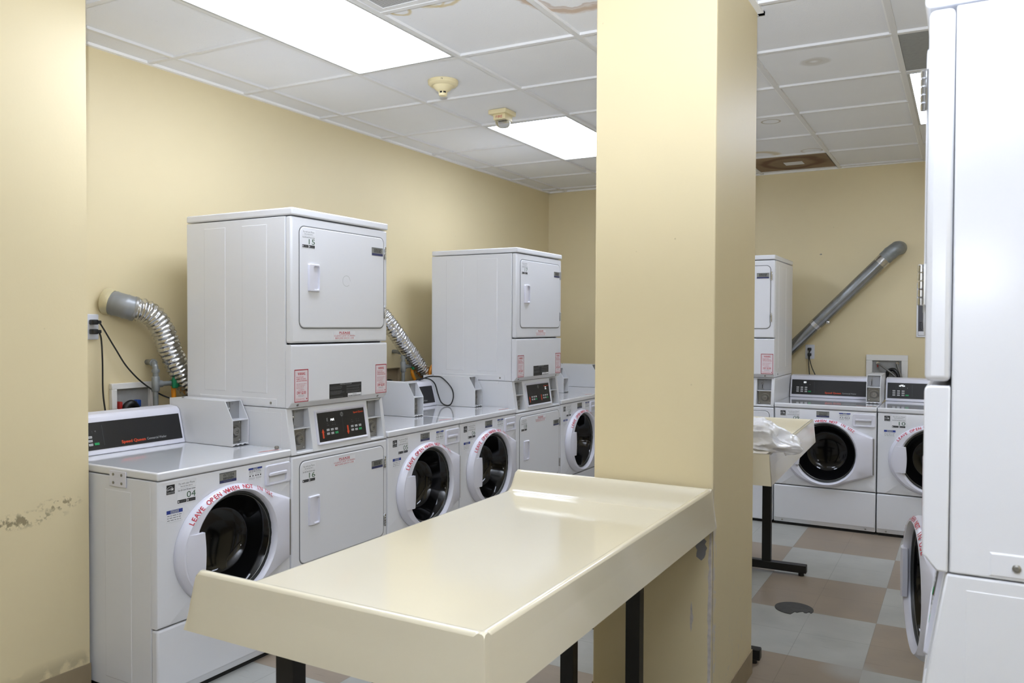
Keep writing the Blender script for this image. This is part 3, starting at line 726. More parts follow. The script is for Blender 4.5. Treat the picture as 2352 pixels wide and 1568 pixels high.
def washer(num, disp, label, loc, rz, ajar=0.0, bracket=False, meter=None, bolt=False, group='front-loading washers'):
    t = thing('washing_machine', label, 'washing machine', loc, rz, group)
    def cab(mb): cabinet(mb, .02, .853); pressing(mb, .06, .80)
    part('cabinet', 'w_cab', cab, t, smooth=24)
    part('front_panel', 'w_fp', lambda mb: front_slab(mb, 0, W, .297, .8535, -.036, 0, ENAMEL, .008, (DC[0], DC[1], .214)), t)
    def lp(mb):
        mb.box(0, W, 0, .036, .045, .291, ENAMEL, .008, 3)
        mb.solid([(0, .010, .02), (W, .010, .02), (W, .036, .02), (0, .036, .02), (0, 0.001, .052), (W, .001, .052), (W, .036, .052), (0, .036, .052)],
                 [(3, 2, 1, 0), (4, 5, 6, 7), (0, 1, 5, 4), (1, 2, 6, 5), (2, 3, 7, 6), (3, 0, 4, 7)], ENAMEL, .003, 2)
        screw(mb, .06, -.004, .036); screw(mb, .62, -.004, .036)
    part('lower_panel', 'w_lp', lp, t)
    part('base', 'w_base', lambda mb: mb.box(.01, W-.01, .02, .67, 0, .03, DARK), t)
    part('lid', 'w_lid', lid, t)
    part('sticker', 'w_lm', lid_marks, t, 'red strip of print on the lid', 0)
    d = bpy.data.objects.new('door', None)
    # door as a mesh with its glass, gasket, handle and sticker below it
    dm = CACHE.get('w_door')
    if not dm:
        mb = MB(); mb.flat = 1; door_body(mb)
        mb.box(.664, .671, -.016, 0, .418, .670, STEEL, .002, 1)
        dm = CACHE['w_door'] = mb.mesh('door', 35)
    bpy.data.objects.remove(d)
    d = link('door', dm, t)
    if ajar:
        hv = Vector((.668, 0, 0)); R = Matrix.Rotation(ajar, 4, 'Z'); d.matrix_local = Matrix.Translation(hv) @ R @ Matrix.Translation(-hv)
    part('door_glass', 'w_dg', door_glass, d); part('gasket', 'w_gk', door_gasket, d); part('door_handle', 'w_dh', door_handle, d)
    part('sticker', 'w_ds', door_sticker, d, 'red LEAVE OPEN lettering along the rim', 0)
    if ajar:
        part('drum', 'w_drum', lambda mb: mb.lathe([(.2, -.04), (.19, -.06), (.22, -.1), (.24, -.2), (.24, -.5), (.001, -.5)], (DC[0], 0, DC[1]), (0, -1, 0), GALVIN, 40, cap=False), t)
    dr = part('detergent_drawer', 'w_dr', drawer, t); part('handle', 'w_drl', drawer_lip, dr)
    c = part('control_panel', 'w_con', console, t)
    part('control_face', 'w_cf', con_face, c, 'black control face with printed lettering', 0)
    rx = -math.atan(.262)
    for a in range(3):
        for b in range(3):
            put(part('button', 'w_bt', button_mesh, c), con_pt(.059+a*.031, .964-b*.0155, .0025), rx)
    put(part('button', 'w_gb', gbutton_mesh, c, 'green start button'), con_pt(.148, .934, .0025), rx)
    def dp(mb): mb.text(disp, con_pt(.112, .997, .0035), X_, CON_UP, .014, LED, 'c', bold=.02)
    part('display', None, dp, c, 'lit white digits', 0)
    cb = part('coin_box', 'w_cb', coin_box, t)
    s = part('coin_slide', 'cb_s', slide_fn(CB1-CB0-.008, .080), cb); s.location = (CB0+.004, .321, 1.0095)
    s = part('coin_lock', 'cb_l', lock_fn(CB1-CB0-.008, .101), cb); s.location = (CB0+.004, .306, .902)
    part('sticker', 'w_en', energy_logo, t, 'black energy-star label', 0)
    part('sticker', None, lambda mb: number_sticker(mb, .090, .840, num), t, 'sticker with the number '+num, 0)
    part('sticker', 'w_no', notice_sticker, t, 'NOTICE sticker with blue header', 0)
    part('sticker', ('ml', meter), meter_label(meter), t, 'grey and navy asset tag', 0)
    part('sticker', 'w_in', instruction_sticker, t, 'washing instruction sticker with blue header', 0)
    if bracket:
        def br(mb):
            mb.box(-.005, -.0017, .175, .275, .815, .876, PLASTIC, .0015, 2)
            for y in (.20, .25):
                for z in (.83, .862): mb.lathe([(.0055, 0), (.0055, .002), (.003, .003)], (-.005, y, z), (-1, 0, 0), STEEL, 12)
        part('bracket', None, br, t, 'white bracket plate with four screws')
    if bolt:
        part('bolt', None, lambda mb: mb.lathe([(.006, 0), (.009, .002), (.010, .008), (.008, .013), (.003, .014)], (.655, .055, .888), (0, 0, 1), STEEL, 14), t, 'loose grey bolt head on the lid')
    return t
# ------------------------------------------------------------------ stacked dryer
def hs(z): return -.035*(z-.852)/.222
def hs_slab(mb, u0, u1, z0, z1, dback, m=BOXM, bev=.003, off=0):
    mb.solid([(u0, -hs(z0)-off, z0), (u1, -hs(z0)-off, z0), (u1, -dback, z0), (u0, -dback, z0), (u0, -hs(z1)-off, z1), (u1, -hs(z1)-off, z1), (u1, -dback, z1), (u0, -dback, z1)],
             [(3, 2, 1, 0), (4, 5, 6, 7), (0, 1, 5, 4), (1, 2, 6, 5), (2, 3, 7, 6), (3, 0, 4, 7)], m, bev, 2)
def hs_pt(u, z, off=.003):
    k = .035/.222; n = Vector((0, -1, k)).normalized(); return Vector((u, -hs(z), z)) + n*off
HS_UP = (0, .035/.222, 1)
def hs_quad(mb, u0, u1, z0, z1, off, m, t=0):
    q = [(u0, z0), (u1, z0), (u1, z1), (u0, z1)]
    if t: mb.solid([hs_pt(a, b, off) for a, b in q]+[hs_pt(a, b, off+t) for a, b in q], [(3, 2, 1, 0), (4, 5, 6, 7), (0, 1, 5, 4), (1, 2, 6, 5), (2, 3, 7, 6), (3, 0, 4, 7)], m, t*.35, 1)
    else: mb.add([hs_pt(a, b, off) for a, b in q], [(0, 1, 2, 3)], m)
def housing(mb):
    z0, z1 = .8545, 1.0655
    hs_slab(mb, 0, .036, z0, z1, -.14); hs_slab(mb, .140, .556, z0, z1, -.14); hs_slab(mb, .660, W, z0, z1, -.14)
    for a, b in ((.036, .140), (.556, .660)):
        hs_slab(mb, a-.001, b+.001, 1.056, z1, -.14); hs_slab(mb, a-.001, b+.001, z0, .867, -.14); hs_slab(mb, a, b, .967, .9705, -.14, bev=0, off=-.004)
        mb.box(a, b, .085, .09, .867, 1.056, BOXM)
    mb.box(0, W, .1402, .69, z0, z1, BOXM, .004)
    # pressed window-like panel on each side
    for x, s in ((0, -1), (W, 1)):
        mb.solid([(x, .06, .875), (x, .56, .875), (x, .56, 1.045), (x, .06, 1.045), (x+s*.0006, .061, .876), (x+s*.0006, .559, .876), (x+s*.0006, .559, 1.044), (x+s*.0006, .061, 1.044)],
                 [(3, 2, 1, 0), (4, 5, 6, 7), (0, 1, 5, 4), (1, 2, 6, 5), (2, 3, 7, 6), (3, 0, 4, 7)], BOXM)
    # raised bezel
    def lp(u0, u1, za, zb, r, off): return [hs_pt(a, c, off) for a, b, c in rr(u0, u1, za, zb, r, 0)]
    mb.loft([lp(.172, .536, .879, 1.042, .008, 0), lp(.174, .534, .881, 1.040, .008, .007), lp(.180, .528, .887, 1.034, .004, .007), lp(.184, .524, .891, 1.030, .003, .003)], PLASTIC, cap1=True)
def arrow(mb, u, z, s):
    w_ = .010; h = .022*s
    P = [(u-w_*.5, z-h), (u+w_*.5, z-h), (u+w_*.5, z+h*.25), (u+w_, z+h*.2), (u, z+h), (u-w_, z+h*.2), (u-w_*.5, z+h*.25)]
    mb.add([hs_pt(a, b, .0055) for a, b in P], [tuple(range(7))], ORANGE)
def hface(mb):
    hs_quad(mb, .186, .522, .893, 1.028, .0032, BLACKP, .0015)
    hs_quad(mb, .3545, .3558, .925, 1.0, .0055, DIMINK)
    mb.lathe([(.011, 0), (.0105, .0008), (.0003, .0008)], hs_pt(.355, 1.009, .0048), (0, -1, .158), GREYINK, 20, cap=False)
    mb.text('SQ', hs_pt(.355, 1.0045, .0065), X_, HS_UP, .009, INK, 'c', bold=.02)
    mb.text('Speed Queen', hs_pt(.513, 1.006, .0055), X_, HS_UP, .0085, ORANGE, 'r', .074, bold=.02)
    arrow(mb, .213, .930, 1); arrow(mb, .388, .930, -1)
    for b in (.245, .418):
        for k, (du, w_) in enumerate(((0, .014), (.036, .008), (.052, .008))):
            hs_quad(mb, b+du, b+du+w_*.6, .974, .977, .0055, DIMINK); hs_quad(mb, b+du, b+du+w_, .964, .9675, .0055, DIMINK)
def ddoor(z0, z1, u0=.051, u1=.651):
    def f(mb):
        mb.loft([rr(u0-.005, u1+.005, z0-.005, z1+.005, .034, -.001), rr(u0-.005, u1+.005, z0-.005, z1+.005, .034, .0012)], DOORSHADE, cap1=True)  # grey rim slab, its colour standing for the shadow line round the door
        mb.loft([rr(u0, u1, z0, z1, .030, .001), rr(u0, u1, z0, z1, .030, .0022), rr(u0+.0015, u1-.0015, z0+.0015, z1-.0015, .0285, .0036), rr(u0+.004, u1-.004, z0+.004, z1-.004, .026, .004)], ENAMEL, cap1=True)
    return f
def dhandle(z0, z1, u0=.100, u1=.173):
    def f(mb):
        mb.loft([rr(u0, u1, z0, z1, .006, .003), rr(u0, u1, z0, z1, .006, .009), rr(u0+.003, u1-.003, z0+.003, z1-.003, .005, .014),
                 rr(u0+.028, u1-.006, z0+.008, z1-.008, .008, .014), rr(u0+.031, u1-.008, z0+.011, z1-.011, .008, .0045)], PLASTIC, cap1=True)
    return f
def hinge(z0, z1, u=.655):
    def f(mb):
        mb.box(u, u+.010, -.004, 0, z0, z1, CHROME, .001, 1)
        n = 5; s = (z1-z0)/n
        for i in range(n): mb.lathe([(.004, 0), (.005, .001), (.005, s-.002), (.004, s-.001)], (u+.004, -.0075, z0+i*s), (0, 0, 1), CHROME, 10)
    return f
def please(u0, zt):
    def f(mb):
        d = .0043 if zt < 1 else .0003
        plate(mb, u0-.002, u0+.154, zt-.036, zt+.002, d-.0002, PAPER, .0003)
        mb.text('PLEASE', (u0+.076, -d-.0004, zt-.010), X_, Z_, .010, RED, 'c', .078, bold=.02); quad(mb, u0+.037, u0+.115, zt-.0135, zt-.0122, d+.0004, RED)
        mb.text('CLEAN LINT SCREEN', (u0+.076, -d-.0004, zt-.0235), X_, Z_, .0072, RED, 'c', .150); mb.text('BEFORE EACH USE', (u0+.076, -d-.0004, zt-.0345), X_, Z_, .0072, RED, 'c', .134)
    return f
def warning(u0, z0):
    def f(mb):
        u1, z1 = u0+.088, z0+.148; c = (u0+u1)/2; d = .0009; plate(mb, u0, u1, z0, z1, 0, PINKP)
        for a in ((u0, u1, z0, z0+.0036), (u0, u1, z1-.0045, z1), (u0, u0+.0036, z0, z1), (u1-.0036, u1, z0, z1)): quad(mb, *a, d, DRED)
        mb.text('WARNING', (c, -d, z1-.026), X_, Z_, .0125, RED, 'c', .048, bold=.02)
        for k in range(4):
            for s in (-1, 1): quad(mb, c+s*.033-.003, c+s*.033+.003, z1-.015-k*.0045, z1-.0145-k*.0045, d, LGREY)
        for k, s in enumerate(('DO NOT PLACE', 'RUBBER OR PLASTIC', 'ARTICLES IN MACHINE')): mb.text(s, (u0+.012, -d, z1-.0375-k*.0085), X_, Z_, .0048, RED, 'l', (.044, .060, .066)[k], bold=.02)
        knob_text_lines(mb, u0+.012, u1-.008, z0+.060, z1-.062, 4, RED, d, .4, .22, 21); knob_text_lines(mb, u0+.026, u1-.026, z0+.052, z0+.057, 1, RED, d, .0, .4, 22)
        mb.text('DRY $2.00', (c, -d, z0+.036), X_, Z_, .0125, RED, 'c', .056, bold=.02)
        knob_text_lines(mb, u0+.024, u1-.024, z0+.024, z0+.033, 2, GREYINK, d, .1, .3, 23); knob_text_lines(mb, u0+.008, u1-.020, z0+.006, z0+.018, 3, RED, d, .1, .25, 24)
        mb.lathe([(.0035, 0), (.0030, .0002)], (u1-.011, -d, z0+.013), (0, -1, 0), DRED, 10)
    return f
def black_label(mb):
    u0, u1, z0, z1 = .247, .478, 1.0925, 1.162; plate(mb, u0, u1, z0, z1, 0, INK); d = .0009
    mb.text('OPERATING INSTRUCTIONS', ((u0+u1)/2, -d, z1-.007), X_, Z_, .0055, LGREY, 'c', .085); quad(mb, u0+.003, u1-.003, z1-.009, z1-.0086, d, GREYINK)
    for k, (a, b, n, s) in enumerate(((.052, .057, 1, 3), (.043, .050, 2, 4), (.018, .036, 5, 5), (.004, .008, 1, 6))): knob_text_lines(mb, u0+.004, u0+.108, z0+a, z0+b, n, GREYINK, d, .35, .3, 30+s)
    for k, (a, b, n, s) in enumerate(((.048, .058, 2, 3), (.036, .044, 2, 4), (.021, .033, 3, 5))): knob_text_lines(mb, u0+.120, u0+.228, z0+a, z0+b, n, GREYINK, d, .3, .3, 40+s)
    quad(mb, u0+.130, u1-.002, z0+.001, z0+.018, d, PAPER); knob_text_lines(mb, u0+.134, u1-.005, z0+.002, z0+.008, 1, INK, d+.0003, .0, .6, 51); mb.text('IMPORTANT', (u0+.180, -d-.0003, z0+.011), X_, Z_, .004, INK, 'c', .03)
def dmeter(z0, z1, d=.0041):
    def f(mb):
        u0, u1 = .554, .642; plate(mb, u0, u1, z0, z1, d, METERG, .001); e = d+.0013
        quad(mb, u0, u1, z0, z0+.0115, e, NAVY); quad(mb, u0, u1, z1-.003, z1, e, DIMINK)
        knob_text_lines(mb, u0+.018, u1-.014, z0+.0145, z1-.006, 3, INK, e, .02, .7, 61)
    return f
def upper_front(mb):
    mb.box(0, W, 0, .036, 1.3605, 1.930, ENAMEL, .009, 3)
    # lower service panel with chamfered foot
    mb.prism([(0, 1.0925), (0, 1.346), (.0015, 1.3515), (.007, 1.354), (.036, 1.354), (.036, 1.0675), (.020, 1.0675)], 0, W, ENAMEL, .004)
def stack(nums, disp, label, loc, rz, ring=False, sides=True, group='stacked dryers'):
    t = thing('stacked_dryer', label, 'dryer', loc, rz, group)
    def cab(mb): cabinet(mb, .02, .853); pressing(mb, .06, .80)
    part('cabinet', 'w_cab', cab, t, smooth=24)
    def cab2(mb):
        cabinet(mb, 1.068, 1.930); pressing(mb, 1.13, 1.90)
        for x, s in ((0, -1), (W, 1)):
            mb.solid([(x, .09, 1.072), (x, .60, 1.072), (x, .60, 1.108), (x, .09, 1.108), (x+s*.0015, .093, 1.074), (x+s*.0015, .597, 1.074), (x+s*.0015, .597, 1.105), (x+s*.0015, .093, 1.105)],
                     [(3, 2, 1, 0), (4, 5, 6, 7), (0, 1, 5, 4), (1, 2, 6, 5), (2, 3, 7, 6), (3, 0, 4, 7)], ENAMEL)
            mb.lathe([(.006, 0), (.006, .002), (.003, .0035)], (x+s*.0015, .125, 1.088), (s, 0, 0), STEEL, 12)
    part('upper_cabinet', 's_cab2', cab2, t, smooth=24)
    part('base', 'w_base', lambda mb: mb.box(.01, W-.01, .02, .67, 0, .03, DARK), t)
    part('lower_front_panel', 's_lf', lambda mb: mb.box(0, W, 0, .036, .02, .849, ENAMEL, .009, 3), t)
    part('upper_front_panel', 's_uf', upper_front, t)
    part('lid', 's_lid', lambda mb: mb.box(-.002, W+.002, -.006, .69, 1.934, 1.968, ENAMEL, .007, 3), t)
    h = part('control_housing', 's_h', housing, t)
    part('control_face', 's_hf', hface, h, 'black control face with orange arrows', 0)
    rx = -math.atan(.035/.222)
    for b in (.248, .421):
        for a in range(3):
            for c in range(2):
                g = (a == 2 and c == 1)
                put(part('button', 'w_gb' if g else 'w_bt', gbutton_mesh if g else button_mesh, h, 'green start button' if g else None), hs_pt(b+a*.029, .944-c*.0175, .0045), rx)
    part('display', None, lambda mb: disp(mb), h, 'lit white display characters', 0)
    for u in (.038, .558):
        s = part('coin_slide', 's_s', slide_fn(.100, .082), h); s.location = (u, .060, .972)
        s = part('coin_lock', 's_l', lock_fn(.100, .098), h); s.location = (u, .048, .868)
    for z0, z1, hz, h1, h2, key, nz in ((1.430, 1.888, (1.596, 1.722), (1.782, 1.846), (1.478, 1.543), 'u', 1.876), (.354, .820, (.520, .655), (.705, .766), (.401, .466), 'l', .806)):
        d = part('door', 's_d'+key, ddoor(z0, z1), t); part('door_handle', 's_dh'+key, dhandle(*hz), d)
        part('hinge', 's_h1'+key, hinge(*h1), d); part('hinge', 's_h2'+key, hinge(*h2), d)
        part('sticker', None, lambda mb: number_sticker(mb, .064, nz, nums[0] if key == 'u' else nums[1], .0041, .083), d, 'sticker with the number '+(nums[0] if key == 'u' else nums[1]), 0)
        part('sticker', 's_m'+key, dmeter(1.796, 1.836) if key == 'u' else dmeter(.712, .752), d, 'grey and navy asset tag', 0)
        if ring and key == 'u':
            def rg(mb):
                mb.loft([[(.363+r*math.cos(2*PI*k/40)*1.05, -.0046, 1.656+r*math.sin(2*PI*k/40)) for k in range(36)] for r in (.0265, .0245)], LGREY, closed=False)
            part('stain', None, rg, d, 'faint ring mark', 0)
    part('sticker', 's_p1', please(.279, 1.411), t, 'red PLEASE clean lint screen print', 0)
    part('sticker', 's_p2', please(.273, .803), t, 'red PLEASE clean lint screen print', 0)
    part('sticker', 's_w1', warning(.018, 1.0935), t, 'red framed WARNING sticker, DRY $2.00', 0); part('sticker', 's_w2', warning(.589, 1.0945), t, 'red framed WARNING sticker, DRY $2.00', 0)
    part('sticker', 's_bl', black_label, t, 'black operating instructions label', 0)
    for u in (.048, .617): part('screw', ('scr', u), lambda mb: screw(mb, u, -.0105, 1.080, .006, (0, -1, -.6)), t)
    return t
LR = PI/2
P_ = .69
def left(k): return (0, k*P_+.0035, 0)
def d_erot(mb):
    mb.text('E', hs_pt(.246, .985, .0058), X_, HS_UP, .015, LGREY, 'l'); mb.text('rot', hs_pt(.272, .985, .0058), X_, HS_UP, .014, LED, 'l', bold=.03)
def d_dots(mb):
    for a in (.455, .467):
        for b in (.985, .997): hs_quad(mb, a, a+.007, b, b+.006, .0058, LED)
def d_none(mb):
    hs_quad(mb, .250, .258, .985, .987, .0058, DIMINK)
W04 = washer('04', '2.', 'white front-loading washer numbered 04, nearest the camera at the near wall', left(0), LR, bracket=True, meter='W73304', bolt=True)
D15 = stack(('15', '16'), d_erot, 'white stacked dryer with stickers 15 and 16, display reading E rot', left(1), LR, ring=True)
washer('05', '--', 'white front-loading washer numbered 05, directly right of the dryer marked 16', left(2), LR, meter='W73305')
W06 = washer('06', '--', 'white front-loading washer numbered 06, black cord looping over its controls', left(3), LR, meter='W73306')
stack(('17', '18'), d_dots, 'white stacked dryer with stickers 17 and 18, farther along the left row', left(4), LR)
washer('07', '--', 'white front-loading washer numbered 07, half hidden by the pillar edge', left(5), LR, meter='W73307')
washer('08', '--', 'white washer in the far left corner, only its coin box showing past number 07', left(6), LR, meter='W73308')
BX, BY = 1.4095, 4.117
stack(('19', '20'), d_none, 'white stacked dryer against the back wall, partly hidden by the pillar', (BX-P_+.0035, BY, 0), 0)
W09 = washer('09', '00', 'white front-loading washer numbered 09 against the back wall, right of the back dryer', (BX+.0035, BY, 0), 0, meter='W73309')
washer('10', 'oPEn', 'white front-loading washer numbered 10 in the back row, beside the tall right-hand dryer', (BX+P_+.0035, BY, 0), 0, meter='W73310')
stack(('13', '14'), d_none, 'tall white stacked dryer at the right edge of the photo, seen from its side', (2.567, .123, 0), -LR)
washer('11', '--', 'white front-loading washer with its door ajar beyond the tall right-hand dryer', (2.567, .123+2*P_, 0), -LR, ajar=math.radians(10.5), meter='W73311')

# ------------------------------------------------------------------ folding tables
def table_top(mb):
    Lx, Ly = .795, 1.525; zt, zr, zb = .800, .880, .742
    def axis(L, both):
        e = [0, .002, .005, .009, .014, .019, .024, .030, .037, .045, .055, .07]
        return e, L
    e = [0, .002, .005, .009, .014, .019, .024, .030, .037, .045, .055, .07]
    xs = [0, .002, .005, .009, .014, .02, .03, .05] + [.05+(Lx-.12)*k/8 for k in range(1, 9)] + [Lx-a for a in reversed(e[:-1])]
    ys = list(e) + [.07+(Ly-.14)*k/12 for k in range(1, 12)] + [Ly-a for a in reversed(e)]
    def sm(t): t = max(0, min(1, t)); return t*t*(3-2*t)
    def rim(dist):
        if dist < .008: return math.sqrt(max(0, 1-((.008-dist)/.008)**2))*.008/.08+.90
        return 1-sm((dist-.014)/.040)
    def hz(x, y):
        d1 = min(y, Ly-y); d2 = Lx-x
        a = max(rim(d1)*(sm(x/.030+.12)), rim(d2)) if True else 0
        z = zt+(zr-zt)*a
        if x < .008: z -= (.008-math.sqrt(max(0, .008**2-(.008-x)**2)))
        return z
    n, m_ = len(xs), len(ys)
    vs = [(x, y, hz(x, y)) for y in ys for x in xs]
    fs = [(j*n+i, j*n+i+1, (j+1)*n+i+1, (j+1)*n+i) for j in range(m_-1) for i in range(n-1)]
    mb.add(vs, fs, TABLEM)
    # skirt, flaring outwards
    per = [(i, 0) for i in range(n)] + [(n-1, j) for j in range(1, m_)] + [(i, m_-1) for i in range(n-2, -1, -1)] + [(0, j) for j in range(m_-2, 0, -1)]
    loops = []
    for k, (fl_, zz) in enumerate(((0, None), (.0035, .62), (.012, 0), (.006, 0), (-.010, .3))):
        L = []
        for i, j in per:
            x, y = xs[i], ys[j]; z = hz(x, y)
            ox = (-1 if i == 0 else (1 if i == n-1 else 0)); oy = (-1 if j == 0 else (1 if j == m_-1 else 0))
            if ox == -1: fx = fl_*.5
            else: fx = fl_
            zz_ = z if zz is None else zb+(z-zb)*zz
            L.append((x+ox*fx, y+oy*fl_, zz_))
        loops.append(L)
    loops[0] = [(x, y, z) for (x, y, z) in loops[0]]
    mb.loft(loops, TABLEM)
    mb.box(.03, Lx-.03, .03, Ly-.03, .762, .775, TABLEM)
def leg_set(parent, y, x0, x1, f0, f1, rot=0):
    for x in (x0, x1):
        o = part('leg', None, lambda mb: mb.box(x-.025, x+.025, -.0205, .0205, .05, .765, BLACKM, .0008, 1), parent); o.location = (0, y, 0)
        if rot: o.matrix_local = Matrix.Translation((1.0*f1, y, 0)) @ Matrix.Rotation(rot, 4, 'Z') @ Matrix.Translation((-f1, 0, 0))
    def ft(mb):
        mb.box(f0, f1, -.022, .022, .018, .064, BLACKM, .003, 1)
        for x in (f0+.03, f1-.03): mb.lathe([(.016, 0), (.016, .017), (.012, .019)], (x, 0, 0), (0, 0, 1), BLACKM, 14)
    o = part('foot', None, ft, parent); o.location = (0, y, 0)
    if rot: o.matrix_local = Matrix.Translation((f1, y, 0)) @ Matrix.Rotation(rot, 4, 'Z') @ Matrix.Translation((-f1, 0, 0))
def table(label, loc, rz, near_rot=0, ny=.055, nx=(.262, .53), fx=(.34, .585), fy=1.33, ff=(-.02, .79)):
    t = thing('folding_table', label, 'table', loc, rz, 'cream laundry folding tables')
    part('tabletop', 'tt', table_top, t, smooth=50)
    leg_set(t, ny, nx[0], nx[1], .02, .79, near_rot); leg_set(t, fy, fx[0], fx[1], ff[0], ff[1])
    return t
T1 = table('cream folding table with raised rims in the foreground, end against the pillar', (1.070, -.712, 0), 0)
T2 = table('cream folding table behind the pillar with a white plastic bag on it', (1.082, 1.655, 0), math.radians(1.9), near_rot=math.radians(0), ny=-.13, fx=(.30, .575), fy=1.24, ff=(0, .80), nx=(.20, .45))

# bag
def bag(mb):
    rnd = random.Random(4)
    bm = bmesh.new(); bmesh.ops.create_icosphere(bm, subdivisions=6, radius=1)
    from mathutils import noise as N
    for v in bm.verts:
        p = v.co.copy()
        r = .82 + .36*N.noise(p*1.25+Vector((3, 1, 2)))
        pw = p + .25*Vector((N.noise(p*2), N.noise(p*2+Vector((9, 9, 9))), N.noise(p*2+Vector((5, 1, 3)))))
        f1 = N.voronoi(pw*2.1+Vector((2, 8, 5)))[0]; f2 = N.voronoi(pw*4.3+Vector((1, 3, 7)))[0]
        r += .42*f1[0] + .13*f2[0]
        q = Vector((p.x*.150*r, p.y*.13*r, p.z*.078*r))
        if p.x > .2: q.z -= .05*(p.x-.2)
        v.co = q
    for v in bm.verts:
        if v.co.z < -.062 and v.co.x < .13: v.co.z = -.062+(v.co.z+.062)*.1
    bm.verts.index_update()
    mb.add([v.co[:] for v in bm.verts], [tuple(x.index for x in f.verts) for f in bm.faces], BAGM); bm.free()
mb_ = MB(); bag(mb_); b_ = link('plastic_bag', mb_.mesh('plastic_bag', 60)); b_.location = (1.79, 1.80, .949); b_.rotation_euler = (0, 0, math.radians(10))
tag(b_, 'crumpled white plastic bag lying on the near end of the table behind the pillar', 'bag')

# ------------------------------------------------------------------ ducts
def foil_duct(name, pts, r, label, elbow_pts=None, group=None):
    C_ = catmull(pts, 40); L = 0; P = [C_[0]]; S = [0]
    for a, b in zip(C_, C_[1:]): L += (b-a).length; P.append(b); S.append(L)
    n = int(L/.0035); Q = []; R = []; j = 0; rnd = random.Random(5)
    for i in range(n+1):
        s = L*i/n
        while j < len(S)-2 and S[j+1] < s: j += 1
        t = (s-S[j])/max(1e-6, S[j+1]-S[j]); Q.append(P[j].lerp(P[j+1], t)); R.append(r*(1+.055*math.sin(s*2*PI/.021)))
    t = thing(name, label, 'duct', tuple(pts[0]), 0, group)
    o = Vector(pts[0])
    mb = MB(); mb.tube([q-o for q in Q], R, FOIL, 40, caps=False)
    from mathutils import noise as N
    for k, v in enumerate(mb.v):
        p = Vector(v); d = N.noise(p*42)*.0045+N.noise(p*95+Vector((4, 4, 4)))*.0036; c = Q[k//40]-o; nn = (p-c).normalized(); mb.v[k] = tuple(p+nn*d)
    link('flexible_duct', mb.mesh('flexible_duct', 80), t)
    return t, o
ta, oa = foil_duct('vent_duct', [(-.843, .503, 1.519), (-.825, .553, 1.509), (-.81, .599, 1.478), (-.80, .638, 1.417), (-.795, .670, 1.336), (-.79, .709, 1.248), (-.785, .763, 1.152), (-.78, .84, 1.07)], .053,
                   'silver foil vent duct with grey elbow on the left wall, beside dryer 15')
def elbow(mb):
    E = lambda *p: Vector(p)-oa
    pts = catmull([E(-.908, .437, 1.546), E(-.892, .449, 1.541), E(-.865, .470, 1.531), E(-.850, .492, 1.523), E(-.842, .508, 1.518)], 4)
    rr_ = [.0575+(.0022 if i in (4, 10, 16) else 0) for i in range(len(pts))]
    mb.tube(pts, rr_, ELBOW, 36, caps=False)
    q = pts[-1]; mb.tube([q, q+(pts[-1]-pts[-2]).normalized()*.012], [.0605, .0595], STEEL, 36)
part('elbow', None, elbow, ta, 'grey sheet metal elbow')
def sleeve(mb):
    E = lambda *p: Vector(p)-oa
    mb.tube([E(-.9195, .430, 1.549), E(-.912, .433, 1.548), E(-.900, .441, 1.544)], [.066, .0645, .0590], FOILC, 40)
FOILC = mat('painted_foil_tape', (206, 196, 160), 0.3, metal=0.3, bump=0.8, bscale=70)
part('wall_sleeve', None, sleeve, ta, 'crinkled cream tape around the duct at the wall')
tb, ob_ = foil_duct('vent_duct', [(-.90, 2.32, 1.55), (-.85, 2.395, 1.517), (-.81, 2.445, 1.439), (-.79, 2.531, 1.342), (-.785, 2.641, 1.24), (-.78, 2.764, 1.127), (-.775, 2.86, 1.045)], .054,
                    'silver foil vent duct running down the left wall between the two tall stacked dryers')
# rigid duct on the back wall
t = thing('vent_duct', 'straight grey metal vent duct slanting up the back wall', 'duct', (1.377, 4.93, 1.264))
o0 = Vector((1.377, 4.93, 1.264))
def E2(x, y, z): return Vector((x, y, z))-o0
def rigid(mb):
    A = E2(1.30, 4.93, 1.185); B = E2(2.075, 4.955, 1.985); D = B-A
    mb.tube([A, A+D*.34], .047, PIPEM, 32); mb.tube([A+D*.335, B], .0500, PIPEM, 32)
    mb.tube([A+D*.325, A+D*.355], .0525, FOIL, 32); mb.tube([A+D*.94, A+D], .0525, FOIL, 32)
    q = A+D*.41+Vector((.045, -.02, -.035)); mb.box(q.x-.012, q.x+.012, q.y-.012, q.y+.012, q.z-.012, q.z+.012, FOIL, .003)
part('pipe', None, rigid, t)
def elb2(mb):
    pts = catmull([E2(2.065, 4.953, 1.975), E2(2.105, 4.955, 2.015), E2(2.14, 4.965, 2.045), E2(2.158, 4.99, 2.058), E2(2.165, 5.03, 2.062), E2(2.165, 5.057, 2.062)], 3)
    mb.tube(pts, [.053+(.003 if i in (3, 8) else 0) for i in range(len(pts))], GALV, 32)
part('elbow', None, elb2, t)

